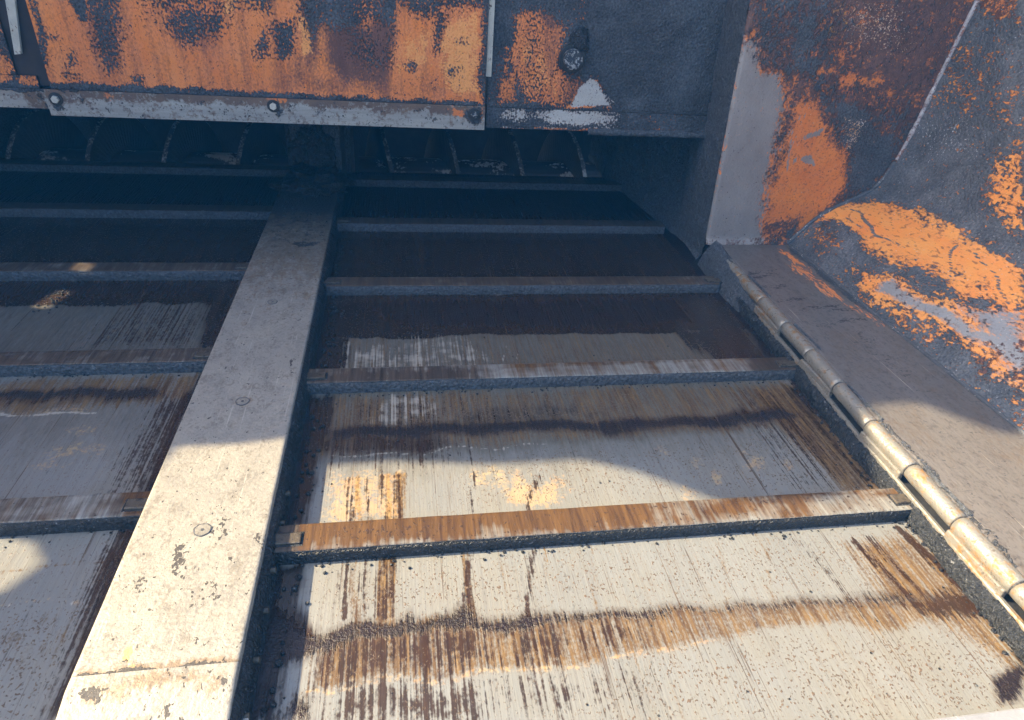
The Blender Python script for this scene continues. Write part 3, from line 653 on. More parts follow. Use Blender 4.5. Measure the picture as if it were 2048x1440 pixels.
def paint_gate(S):
    S.all('tar', .03)
    P = S.poly
    P('tar', [(118, -40), (165, -40), (168, 40), (160, 42)], .004, .95); P('tar', [(165, -40), (235, -40), (228, 50), (240, 130), (212, 145), (185, 75)], .010, .62)
    P('tar', [(240, 60), (205, 40), (205, 130), (238, 140)], .012, .42)
    P('brown', [(170, 30), (250, 10), (245, 140), (200, 140)], .02, .6)
    P('tar', [(330, 20), (460, 0), (440, 80), (360, 88), (325, 60)], .014, .58); P('brown', [(330, 20), (460, 20), (440, 110), (340, 100)], .02, .4)
    P('tar', [(250, -30), (480, -40), (480, 14), (350, 22), (300, 40)], .016, .45)
    P('tar', [(420, 30), (450, 25), (445, 70), (420, 72)], .006, .8)
    P('tar', [(505, 100), (540, 60), (540, 115), (512, 115)], .008, .6); P('tar', [(550, 45), (590, 40), (585, 110), (560, 115)], .008, .72)
    P('tar', [(480, -40), (560, -40), (540, 20), (500, 18)], .012, .66)
    P('brown', [(590, 0), (660, 0), (655, 120), (610, 160)], .02, .62)
    P('tar', [(600, -60), (985, -60), (985, 8), (900, 22), (880, 8), (850, 40), (800, 10), (780, 60), (740, 40), (700, 70), (650, 50), (625, 90), (610, 40)], .012, .82)
    P('brown', [(640, 30), (700, 40), (790, 30), (785, 150), (770, 190), (690, 170), (650, 120)], .02, .80)
    P('tar', [(690, 50), (745, 30), (760, 110), (785, 40), (790, 130), (740, 150), (700, 110)], .012, .52)
    P('tar', [(865, 10), (890, 30), (880, 100), (862, 90)], .008, .62)
    P('brown', [(560, 100), (620, 80), (640, 190), (560, 190)], .03, .50)
    P('brown', [(560, 140), (950, 170), (950, 196), (500, 190)], .02, .42)
    P('amber', [(890, 40), (960, 10), (965, 195), (900, 190), (865, 120)], .016, .62); P('amber', [(800, 50), (870, 60), (870, 140), (790, 150)], .016, .52); P('amber', [(600, 40), (620, 30), (630, 110), (605, 110)], .008, .7); P('amber', [(440, -20), (480, -20), (475, 30), (445, 30)], .008, .6)
    for b in ((140, 120, 10, 22), (135, 145, 9, 10), (100, 72, 10, 8), (230, 45, 8, 20), (280, 162, 14, 10), (150, 155, 12, 6), (820, 130, 12, 12), (905, 145, 10, 10), (870, 100, 9, 12), (920, 80, 8, 8), (520, 110, 8, 10)):
        S.blob('tar', b[0], b[1], b[2], b[3], .006, .62)
    P('tar', [(58, -60), (70, -60), (96, 170), (84, 178)], .005, .72)
    P('tar', [(962, -60), (1000, -60), (1000, 220), (958, 200)], .005, .9)
    P('tar', [(60, 160), (150, 166), (300, 174), (600, 188), (800, 198), (980, 206), (980, 240), (60, 215)], .0030, 1.)
def paint_wear(S):
    S.all('brown', .30)
    P = S.poly
    P('brown', [(80, 170), (190, 175), (185, 215), (100, 205)], .01, .78); P('brown', [(80, 165), (600, 185), (980, 205), (980, 238), (600, 216), (80, 200)], .009, .78)
    P('brown', [(330, 180), (460, 185), (450, 215), (360, 212)], .012, .5)
    P('tar', [(80, 160), (980, 200), (980, 208), (600, 192), (90, 178)], .003, .9)
    P('orange', [(905, 212), (935, 214), (930, 236), (912, 228)], .004, .7); P('orange', [(195, 182), (260, 186), (250, 200), (200, 196)], .008, .48); P('orange', [(530, 190), (570, 192), (560, 204), (540, 204)], .006, .6); P('orange', [(850, 205), (970, 212), (965, 252), (940, 245)], .01, .4)
    for b in ((117, 212, 10, 8), (552, 220, 8, 8), (948, 228, 16, 18)): S.blob('tar', b[0], b[1], b[2], b[3], .004, .75)
    for px in range(120, 960, 47): S.blob('tar', px+7*math.sin(px), 205+.035*(px-100)+9*math.sin(px*.7), 9, 6, .006, .38)
gx0, gx1 = ony(80, 100, YG)[0], ony(970, 190, YG)[0]
zt0 = ony(500, 190, YG)[2]
wall_sheet('gate_plate', gx0, gx1, .2655, ZT, YG, paint_gate, MAT_PAINT, PN, gate, 5.)
WN = ('brown', 'orange', 'tar')
wall_sheet('wear_strip', ony(95, 205, YG-.008)[0], gx1+.0005, .2275, .2705, YG-.008, paint_wear, MAT_WEAR, WN, gate, 6., .003, .008)
def hex_bolt(px, py, y, r, mat, root, turn=0., h=.006):
    c = ony(px, py, y); bm = bmesh.new()
    cyl_bm(bm, (c[0], y+.002, c[2]), (c[0], y-.0015, c[2]), r*1.7, 24)
    w = bm_obj('washer', bm, MAT_DARK)
    bm = bmesh.new(); q = cyl_bm(bm, (c[0], y-.001, c[2]), (c[0], y-h, c[2]), r, 6); bmesh.ops.rotate(bm, cent=(c[0], y, c[2]), matrix=Matrix.Rotation(turn, 3, 'Y'), verts=bm.verts)
    bevel_all(bm, r*.09, 2); b = bm_obj('bolt', bm, mat); adopt(b, root); w.parent = b
    return b
hex_bolt(112, 198, YG-.008, .0064, MAT_BOLT, gate, .2); hex_bolt(547, 212, YG-.008, .0064, MAT_BOLT, gate, .5); b = hex_bolt(948, 229, YG-.008, .0066, MAT_PINFACE, gate, .1)
b['label'] = 'tar-crusted hex bolt at the strip end'

def paint_bulk(S):
    S.all('tar', 1.); S.poly('tar', [(1180, -80), (1500, -80), (1500, 260), (1225, 260), (1190, 150)], .02, 1.5)
    P, C = S.poly, S.cut
    L = [(1022, 30), (1050, 20), (1105, 25), (1135, 60), (1120, 110), (1118, 205), (1060, 212), (1035, 165), (1015, 120), (1030, 80)]
    C('tar', L, .010, .82); P('brown', L, .02, .30)
    C('tar', [(1000, 155), (1030, 150), (1035, 207), (1000, 207)], .006, .85); C('tar', [(1008, 95), (1018, 95), (1016, 150), (1004, 150)], .004, .7)
    C('tar', [(985, 90), (1010, 90), (1004, 207), (980, 207)], .010, .45); P('brown', [(980, 60), (1015, 60), (1004, 207), (975, 207)], .01, .75)
    C('tar', [(1118, 150), (1150, 160), (1180, 170), (1150, 205), (1115, 207)], .012, .62); P('brown', [(1120, 150), (1200, 150), (1150, 207), (1115, 207)], .012, .55)
    P('brown', [(1050, 10), (1140, 20), (1110, 60), (1090, 60)], .01, .6)
    for px in range(1036, 1118, 9): S.line('tar', [(px, 60), (px-2, 210)], .0010, .001, .42)
    P('amber', [(1035, 80), (1050, 60), (1115, 130), (1112, 190), (1050, 180)], .02, .50)
    L = [(1180, 155), (1196, 165), (1215, 200), (1220, 214), (1140, 210), (1160, 175)]
    C('tar', L, .004, .97); P('bare', L, .004, 1.); C('tar', [(1190, 155), (1240, 190), (1250, 214), (1190, 214)], .012, .5); P('bare', [(1190, 165), (1240, 190), (1245, 214), (1190, 214)], .01, .8)
    C('tar', [(1130, 208), (1190, 212), (1185, 216), (1130, 213)], .002, .9)
def paint_bulk_strip(S):
    S.all('tar', 1.)
    L = [(1000, 222), (1110, 220), (1215, 224), (1210, 246), (1110, 244), (995, 240)]
    S.cut('tar', L, .006, .72); S.cut('tar', [(1110, 222), (1190, 223), (1188, 246), (1108, 244)], .006, .95); S.cut('tar', [(1190, 222), (1240, 228), (1232, 250), (1180, 246)], .01, .48)
    S.poly('bare', [(985, 215), (1250, 218), (1245, 258), (985, 255)], .004, 1.)
    S.poly('brown', [(1000, 222), (1110, 222), (1105, 242), (1000, 240)], .01, .52)
    S.cut('tar', [(1030, 215), (1058, 215), (1050, 240), (1030, 238)], .006, .4)
    S.cut('tar', [(1000, 252), (1200, 257), (1200, 262), (1000, 258)], .0015, .6)
bulk = thing('bulkhead_panel', (.5, YW, .23), 'tar-blackened bulkhead panel between the orange gate and the corner post', 'bulkhead panel')
bx0 = ony(983, 100, YW)[0]
wall_sheet('panel', bx0-.004, .80, .2655, ZT, YW, paint_bulk, MAT_PAINT, PN, bulk, 7.)
def bulge(P): return P
wall_sheet('lower_lip', bx0-.004, .80, .2270, .2652, YW-.0012, paint_bulk_strip, MAT_PAINT, PN, bulk, 8.)
sect = [(-.004, .0045), (.003, .0035), (.0055, -.001), (.004, -.006), (-.003, -.008)]
c = crust('tar_crust', [(bx0+.20, YW-.004, .2278), (.79, YW-.004, .2278)], sect, .003, MAT_TAR, None, .0035, 80., 31., .0012); adopt(c, bulk)
# pivot pin with its tar
c = ony(1143, 116, YW); p2 = ony(1149, 121, YW-.035)
bm = bmesh.new(); cyl_bm(bm, (c[0], YW+.004, c[2]), (c[0], YW-.009, c[2]), .0255, 32); bevel_all(bm, .0015, 2); adopt(bm_obj('pin_collar', bm, MAT_DARK), bulk)
bm = bmesh.new(); cyl_bm(bm, (c[0], YW-.004, c[2]), (p2[0], YW-.026, p2[2]), .0178, 32); bevel_all(bm, .0020, 2)
adopt(bm_obj('pivot_pin', bm, MAT_PINFACE), bulk)
def lump(name, center, size, mat, seed, amp=.35, sub=4):
    bm = bmesh.new(); bmesh.ops.create_icosphere(bm, subdivisions=sub, radius=1.)
    for v in bm.verts:
        d = 1+amp*(mnoise.noise(v.co*1.7+Vector((seed, 0, 0)))+.55*mnoise.noise(v.co*4.5+Vector((0, seed, 0)))+.3*mnoise.noise(v.co*11))
        v.co = Vector((v.co.x*size[0]*d+center[0], v.co.y*size[1]*d+center[1], v.co.z*size[2]*d+center[2]))
    return bm_obj(name, bm, mat, None, True)
c2 = ony(1158, 82, YW-.006); adopt(lump('tar_clump', (c2[0], YW-.003, c2[2]), (.020, .011, .022), MAT_TARWET, 3.), bulk)
c2 = ony(1430, 195, YW-.006); adopt(lump('tar_clump', (c2[0], YW, c2[2]), (.014, .008, .016), MAT_TARWET, 8.), bulk)
# vertical slots between gate and bulkheads with their bare guide bars
xg = ony(981, 100, YW)[0]
za, zb = ony(985, 152, YW)[2], .9
bm = bmesh.new(); box_bm(bm, gx1+.0015, bx0+.001, YW-.008, YW-.0035, za, ZT); adopt(bm_obj('guide_bar', bm, MAT_GUIDE), bulk)
bm = bmesh.new(); box_bm(bm, gx1+.0005, bx0, YW+.001, YW+.012, .2655, ZT); adopt(bm_obj('slot_back', bm, MAT_DARK), bulk)
lb = thing('bulkhead_panel', (-.72, YW, .23), 'orange bulkhead panel with pale guide bar, cut off at the top left corner', 'bulkhead panel')
lx1 = ony(22, 60, YW)[0]
def paint_lbulk(S):
    S.all('tar', .18)
    S.poly('tar', [(-100, 20), (0, 60), (22, 70), (40, 110), (55, 130), (30, 140), (0, 105), (-100, 90)], .008, .9); S.poly('tar', [(22, 140), (36, 140), (36, 200), (22, 200)], .004, .85)
    S.poly('tar', [(0, 40), (20, 60), (20, 70), (0, 60)], .004, .7); S.poly('tar', [(-100, 168), (90, 168), (90, 200), (-100, 200)], .003, 1.); S.poly('brown', [(-100, 0), (40, 0), (90, 170), (-100, 170)], .01, .25)
    S.poly('tar', [(40, 100), (80, 110), (100, 175), (60, 150)], .010, .6)
wall_sheet('panel', -.98, ony(75, 160, YW)[0], .2655, ony(75, 152, YW)[2], YW, paint_lbulk, MAT_PAINT, PN, lb, 15.)
wall_sheet('upper_panel', -.98, lx1-.013, ony(75, 152, YW)[2]+.0006, ZT, YW, paint_lbulk, MAT_PAINT, PN, lb, 16.)
def paint_lstrip(S):
    S.all('brown', .25); S.poly('tar', [(-300, 160), (95, 166), (95, 182), (-300, 176)], .002, .9); S.poly('brown', [(40, 175), (95, 175), (95, 220), (60, 210)], .012, .8); S.poly('tar', [(60, 178), (95, 178), (95, 215), (75, 205)], .012, .5)
wall_sheet('wear_strip', -.98, ony(95, 205, YW)[0]+.004, .2345, .2670, YW-.006, paint_lstrip, MAT_WEAR, WN, lb, 17., .003, .008)
bm = bmesh.new()
a0, a1, b0, b1 = ony(5, -30, YW-.004), ony(26, -30, YW-.004), ony(29, 109, YW-.004), ony(42, 108, YW-.004)
vs = [bm.verts.new(tuple(p)) for p in (a0, a1, b1, b0)]; f = bm.faces.new(vs); r = bmesh.ops.extrude_face_region(bm, geom=[f])
for v in [g for g in r['geom'] if isinstance(g, bmesh.types.BMVert)]: v.co.y += .006
adopt(bm_obj('guide_bar', bm, MAT_GUIDE), lb)
bm = bmesh.new(); box_bm(bm, lx1-.02, gx0-.0005, YW+.006, YW+.018, .27, ZT); adopt(bm_obj('slot_back', bm, layered('slot_dark', ((.025, .02, .022), (.045, .03, .028), 40.), [], rough=.7, src='obj')), lb)  # plate behind the slot, coloured near black

# ------------------------------------------------------------------ corner post
YP = .73
post = thing('corner_post', (.95, YP, .03), 'broad corner post, bare grey edge and orange patch, between bulkhead and folding wing', 'corner post')
def xl(z): return .7690-.0560*z                       # its left edge leans a little
PROF = [(.9535, .0300), (.968, .050), (.985, .071), (1.008, .096), (1.030, .110), (1.058, .125), (1.085, .139), (1.105, .150), (1.118, .166), (1.130, .194), (1.140, .225), (1.151, .290), (1.160, .377), (1.168, .442), (1.176, .504), (1.190, .62), (1.215, .80), (1.24, .95)]
def xr(z):
    for (a, za), (b, zb) in zip(PROF[:-1], PROF[1:]):
        if za <= z <= zb: return a+(b-a)*(z-za)/(zb-za)
    return PROF[0][0] if z < PROF[0][1] else PROF[-1][0]
zs = np.concatenate([np.arange(.029, .52, .0034), np.arange(.53, .95, .04)]); us = np.linspace(0, 1, 130)
st = []; xyz = []
for z in zs:
    a, b = xl(z), xr(z)+.004
    for u in us:
        x = a+(b-a)*u; r = .006; e = max(0, 1-(x-a)/r)
        xyz.append((x, YP+(1-math.sqrt(max(0, 1-e*e)))*r + .006*math.exp(-((z-.03)/.008)**2)*-1, z)); st.append((x, z))
S = Sheet(st, xyz, lambda px, py: ony(px, py, YP)[[0, 2]], warp=.008, wscale=30., seed=12.)
S.all('brown', .70); S.all('tar', .50); S.all('fleck', .06)
P, C = S.poly, S.cut
bare = [(1400, 500), (1445, 250), (1480, 90), (1515, 80), (1520, 140), (1560, 150), (1570, 190), (1560, 250), (1545, 330), (1528, 400), (1520, 440), (1530, 500)]
C('tar', bare, .014, .96); C('brown', bare, .016, .97); P('bare', bare, .020, .95)
org = [(1600, 205), (1615, 180), (1640, 220), (1660, 270), (1690, 310), (1692, 350), (1690, 375), (1650, 420), (1590, 465), (1555, 470), (1525, 455), (1535, 390), (1560, 330), (1580, 250)]
C('tar', org, .012, .92); C('brown', org, .014, .80); C('bare', [(1590, 215), (1640, 200), (1700, 360), (1570, 480), (1530, 480), (1545, 380), (1572, 270)], .004, .9)
for dx in (0, 9, 20, 34, 46): S.line('bare', [(1592+dx, 170), (1570+dx*.8, 240), (1556+dx*.5, 300)], .0022, .0025, .66)
for dx in (-30, -18, 4, 16, 28): C('tar', [(1585+dx, 120), (1592+dx, 120), (1570+dx, 230), (1562+dx, 230)], .003, .8)
for L in ([(1605, 275), (1648, 258), (1640, 272), (1610, 284)], [(1602, 318), (1625, 310), (1632, 326), (1612, 328)], [(1588, 318), (1596, 314), (1596, 326), (1586, 328)], [(1570, 340), (1580, 260), (1584, 262), (1574, 342)]): P('bare', L, .003, .85); C('brown', L, .003, .9)
P('tar', [(1660, 190), (1720, 200), (1800, 300), (1760, 370), (1700, 400), (1695, 300)], .02, .92); P('tar', [(1575, 20), (1640, 20), (1650, 150), (1600, 160), (1580, 120)], .02, .78)
P('tar', [(1520, -20), (1575, -20), (1560, 120), (1500, 110)], .02, .62)
C('tar', [(1700, -40), (1960, -40), (1900, 100), (1840, 220), (1700, 190), (1680, 100)], .03, .55); P('brown', [(1700, -40), (1960, -40), (1840, 220), (1700, 190)], .03, .82)
P('fleck', [(1680, 0), (1800, 0), (1820, 100), (1700, 90)], .03, .32); P('fleck', [(1690, 230), (1740, 240), (1700, 310), (1690, 300)], .01, .40)
for b in ((1680, 15, 14, 26), (1640, 5, 30, 10), (1668, 60, 12, 16), (1640, 66, 8, 8), (1690, 55, 14, 20)): S.blob('amber', b[0], b[1], b[2], b[3], .008, .70); S.poly('amber', [(b[0]-b[2], b[1]-b[3]), (b[0]+b[2], b[1]), (b[0], b[1]+b[3])], .006, .5)
for b in ((1655, 145, 16, 10), (1685, 110, 8, 14), (1700, 160, 14, 10), (1735, 165, 20, 8), (1765, 160, 18, 12), (1690, 165, 10, 6)): C('tar', [(b[0]-b[2], b[1]), (b[0], b[1]-b[3]), (b[0]+b[2], b[1]), (b[0], b[1]+b[3])], .008, .85); C('brown', [(b[0]-b[2], b[1]), (b[0], b[1]-b[3]), (b[0]+b[2], b[1]), (b[0], b[1]+b[3])], .008, .6)
P('brown', [(1525, 440), (1600, 430), (1590, 470), (1550, 490), (1530, 480)], .012, .6); P('tar', [(1570, 470), (1600, 425), (1592, 455), (1575, 482)], .006, .75)
P('brown', [(1410, 470), (1580, 472), (1580, 495), (1400, 495)], .008, .34)
S.line('bare', [(1409, 478), (1440, 270), (1503, 10)], .004, .002, 1.); S.cut('tar', [(1405, 478), (1412, 478), (1510, 10), (1502, 10)], .002, .6)
me = grid_mesh('face_plate', xyz, grid_faces(len(us), len(zs))); S.write(me, ('bare', 'amber', 'brown', 'tar', 'fleck')); finish(me, MAT_POST, True)
o = bpy.data.objects.new('face_plate', me); COL.objects.link(o); adopt(o, post)
# its side, running back to the bulkhead
zs2 = np.arange(.0, .95, .006); ys2 = np.linspace(YP+.0062, YW+.05, 24); V = []
for z in zs2:
    for y in ys2:
        k = 1 if y < YW+.045 else 0
        V.append((xl(z)-.0005-.0030*k*(nz((0, y, z), 60., 2.)+.5*nz((0, y, z), 160., 2.)) + max(0, (y-YP-.02))*.25*0, y, z))
o = mesh_obj('side_plate', V, grid_faces(len(ys2), len(zs2)), MAT_TAR, None, True); adopt(o, post)

# ------------------------------------------------------------------ folding wing with its apron
wing = thing('hopper_wing', (1.1, .2, .03), 'folding hopper wing at the right, scraped orange slope above a smooth grey apron', 'hopper wing')
YF = -.42
# fine profile
pp = []
for (a, za), (b, zb) in zip(PROF[:-1], PROF[1:]):
    n = max(1, int(math.hypot(b-a, zb-za)/.0042)) if za < .55 else 2
    pp += [(a+(b-a)*i/n, za+(zb-za)*i/n) for i in range(n)]
pp.append(PROF[-1]); pp = np.array(pp)
for _ in range(3): pp[1:-1] = .25*pp[:-2]+.5*pp[1:-1]+.25*pp[2:]
arc = np.concatenate([[0], np.cumsum(np.linalg.norm(np.diff(pp, axis=0), axis=1))])
ys = np.arange(-.05, YP+1e-6, .0042); ys = np.concatenate([[YF, -.2], ys, [YP+.001]])
st = []; xyz = []
for y in ys:
    for (x, z), s in zip(pp, arc):
        d = .0016*nz((x, y, z), 22., 4.)
        st.append((s, y)); xyz.append((x+d*.7, y, z-d*.3*(1 if s > .01 else 0)))
# inverse: hit each facet of the profile in turn
def wing_inv(px, py):
    d = ray(px, py); best = None
    for i in range(len(pp)-1):
        a, b = pp[i], pp[i+1]; n = np.array([-(b[1]-a[1]), 0, b[0]-a[0]]); den = d @ n
        if abs(den) < 1e-9: continue
        t = (np.array([a[0], 0, a[1]])-CAM) @ n/den
        q = CAM+d*t; L = np.hypot(*(b-a)); w = ((q[[0, 2]]-a) @ (b-a))/L/L
        if t > 0 and -.02 <= w <= 1.02 and (best is None or t < best[0]): best = (t, (arc[i]+w*L, q[1]))
    if best is None: # beyond the plate: extend the last facet
        q = on_plane(px, py, (pp[-1][0], 0, pp[-1][1]), np.array([-1., 0, .3])); best = (0, (arc[-1], q[1]))
    return np.array(best[1])
S = Sheet(st, xyz, wing_inv, warp=.010, wscale=30., seed=17.)
S.all('tar', .96)
P, C = S.poly, S.cut
up = [(1648, 412), (1700, 402), (1760, 405), (1835, 418), (1900, 450), (1960, 475), (2046, 522), (2046, 605), (1985, 612), (1960, 590), (1930, 600), (1890, 560), (1800, 530), (1745, 500), (1690, 450), (1640, 440)]
C('tar', up, .010, .80); C('tar', [(1660, 420), (1760, 412), (1890, 470), (2046, 545), (2046, 590), (1900, 540), (1780, 500)], .014, .97)
mid = [(1690, 540), (1760, 530), (1880, 590), (1960, 640), (1930, 660), (2000, 740), (1950, 800), (1850, 700), (1760, 620)]
C('tar', mid, .02, .56); C('tar', [(1730, 560), (1790, 560), (1800, 600), (1760, 610)], .014, .72); C('tar', [(1600, 450), (1640, 440), (1690, 490), (1640, 520)], .016, .40); C('tar', [(1840, 590), (1900, 600), (1900, 640), (1840, 630)], .014, .65)
C('tar', [(1940, 690), (2048, 770), (2048, 860), (1960, 800)], .02, .62); P('brown', [(1900, 740), (2048, 800), (2048, 860), (1980, 840)], .02, .45)
P('brown', [(1600, 440), (1660, 440), (1720, 560), (1640, 520)], .02, .5)
grey = [(1900, 610), (2046, 622), (2046, 720), (1960, 690)]
P('bare', grey, .02, .72); C('tar', grey, .02, .60); C('tar', [(1960, 640), (2046, 640), (2046, 780), (1980, 740)], .02, .5); P('bare', [(1940, 680), (2046, 740), (2046, 800), (1960, 760)], .02, .5)
S.line('bare', [(1775, 572), (1830, 600), (1900, 640), (1970, 680), (2046, 722)], .020, .010, 1.); C('tar', [(1775, 566), (1905, 628), (2046, 700), (2046, 740), (1900, 655), (1770, 580)], .008, .85)
C('tar', [(1975, 330), (2046, 270), (2046, 480), (1990, 440), (1960, 400), (1975, 360)], .016, .52); C('tar', [(2000, 350), (2046, 310), (2046, 350), (2010, 380)], .012, .75); C('tar', [(2000, 390), (2046, 370), (2046, 450), (2010, 440)], .012, .6)
C('tar', [(1950, -30), (2046, -30), (2046, 40), (1975, 45)], .012, .70); P('brown', [(1940, -30), (2046, -30), (2046, 110), (1960, 60)], .02, .65)
for b in ((1905, 140, 30, 20), (1960, 90, 40, 22), (1950, 165, 30, 12), (2030, 165, 16, 14), (1900, 200, 26, 10), (2035, 215, 12, 20)): S.blob('brown', b[0], b[1], b[2], b[3], .02, .60)
P('brown', [(1870, 120), (1960, 60), (2046, 150), (2046, 260), (1960, 230), (1860, 220)], .03, .36); C('tar', [(1870, 120), (1960, 60), (2046, 150), (2046, 260), (1960, 230), (1860, 220)], .03, .30)
S.all('fleck', .10); P('fleck', [(1830, 230), (1960, 200), (1960, 330), (1820, 330)], .03, .22)
for L, w in (([(1705, 418), (1730, 440), (1755, 470), (1800, 495)], .0042), ([(1662, 445), (1700, 480), (1730, 500)], .0030), ([(1672, 440), (1720, 478), (1760, 505)], .0022), ([(1690, 435), (1750, 465)], .002), ([(1915, 490), (1900, 520), (1900, 560)], .004), ([(1950, 500), (1985, 540), (2000, 570), (2010, 610)], .0045), ([(1965, 555), (1980, 610)], .003), ([(1920, 600), (1940, 680), (1960, 720)], .003), ([(1945, 690), (1965, 745), (2000, 790)], .002)):
    S.line('scratch', L, w, .0022, .95)
P('scratch', [(1840, 425), (1870, 425), (1900, 445), (1870, 445)], .006, .5)
S.line('tar', [(1640, 402), (1740, 382), (1850, 420), (1950, 470), (2046, 525)], .010, .006, .9)
me = grid_mesh('wing_skin', xyz, grid_faces(len(pp), len(ys))[:, ::-1]); S.write(me, ('bare', 'brown', 'tar', 'scratch', 'fleck')); finish(me, MAT_WING, True)
o = bpy.data.objects.new('wing_skin', me); COL.objects.link(o); adopt(o, wing)

def hx(y): return float(np.interp(y, [-.42, -.105, -.026, .13, .35, .6, .74], [.741, .7475, .7505, .7555, .7715, .7805, .786]))                    # the hinge line
HZ = .022
ys = np.arange(-.42, YP-.002, .0042); us = np.linspace(0, 1, 50); st = []; xyz = []
for y in ys:
    a, b = hx(y)+.0075, PROF[0][0]
    for u in us:
        x = a+(b-a)*u
        st.append((x, y)); xyz.append((x, y, .0298 + .0006*nz((x, y, 0), 12.)*min(1, 8*u*(1-u)) - (.002 if u == 0 else 0)))
S = Sheet(st, xyz, lambda px, py: onz(px, py, .03)[:2], warp=.006, wscale=40., seed=19.)
S.all('spot', .10); P = S.poly
P('orange', [(1555, 498), (1580, 500), (1620, 540), (1690, 595), (1700, 612), (1650, 590), (1590, 540)], .012, .56); P('orange', [(1680, 600), (1720, 610), (1790, 660), (1770, 655)], .012, .40); P('orange', [(1830, 700), (1880, 740), (1870, 745)], .01, .3)
P('tar', [(1572, 494), (1600, 500), (1730, 610), (1800, 668), (1790, 660), (1700, 600)], .004, .7)
for px, py, w in ((1500, 555, 40), (1580, 600, 30), (1640, 615, 40), (1690, 620, 30), (1520, 545, 30), (1540, 575, 30), (1700, 640, 30), (1650, 650, 24)): P('spot', [(px-w, py-3), (px+w, py-7), (px+w, py+2), (px-w, py+5)], .006, .52)
S.line('tar', [(1410, 492), (1500, 565), (1560, 650), (1700, 780), (1850, 930), (2048, 1150)], .010, .006, .66)
S.poly('spot', [(1700, 640), (1850, 760), (1800, 760), (1700, 680)], .02, .3)
me = grid_mesh('apron', xyz, grid_faces(len(us), len(ys))); S.write(me, ('orange', 'spot', 'tar')); finish(me, MAT_APRON, True)
o = bpy.data.objects.new('apron', me); COL.objects.link(o); adopt(o, wing)
# weld beads: along the fold and where the wing meets the post
def tube(name, pts, r, mat, root, wob=.3, seg=8, seed=0.):
    P = [Vector(p) for p in pts]; q = []
    for a, b in zip(P[:-1], P[1:]):
        n = max(1, int((b-a).length/.004)); q += [a.lerp(b, i/n) for i in range(n)]
    q.append(P[-1]); V = []; 
    for i, p in enumerate(q):
        t = (q[min(i+1, len(q)-1)]-q[max(i-1, 0)]).normalized(); s = t.orthogonal().normalized(); u = t.cross(s)
        rr = r*(1+wob*nz(p, 120., seed)+wob*nz(p, 40., seed))
        V += [p+s*rr*math.cos(2*math.pi*j/seg)+u*rr*math.sin(2*math.pi*j/seg) for j in range(seg)]
    F = [(i*seg+j, i*seg+(j+1) % seg, (i+1)*seg+(j+1) % seg, (i+1)*seg+j) for i in range(len(q)-1) for j in range(seg)]
    o = mesh_obj(name, V, F, mat, None, True); adopt(o, root); return o
MAT_WELD = layered('weld_scuffed', ((.42, .41, .42), (.24, .23, .24), 60.), [dict(sc=(90, 90, 90), sc2=(300, 300, 300), v=.42, amp=1.5, sharp=6, c=TAR2, c2=(.30, .11, .05), cs=30.)], rough=.5, src='obj', grain=(250., .0008))
MAT_WELDDARK = layered('weld_tarred', ((.05, .055, .065), (.085, .09, .10), 60.), [dict(sc=(90, 90, 90), sc2=(300, 300, 300), v=.15, amp=1.5, sharp=6, c=(.42, .40, .38))], rough=.55, src='obj', grain=(250., .0008))
seam = [(xr(z)-.001, YP-.002, z) for z in np.arange(.215, .75, .02)]
tube('weld_bead', seam, .0042, MAT_WELD, post, .35, 8, 2.)
seam = [(xr(z)-.001, YP-.002, z) for z in list(np.arange(.031, .215, .006))]
tube('weld_bead', seam, .0046, MAT_WELDDARK, post, .35, 8, 3.)
tube('weld_bead', [(PROF[0][0]+.0015, YF, .0305), (PROF[0][0]+.0015, YP-.01, .0305)], .0034, MAT_WELDDARK, wing, .35, 8, 5.)

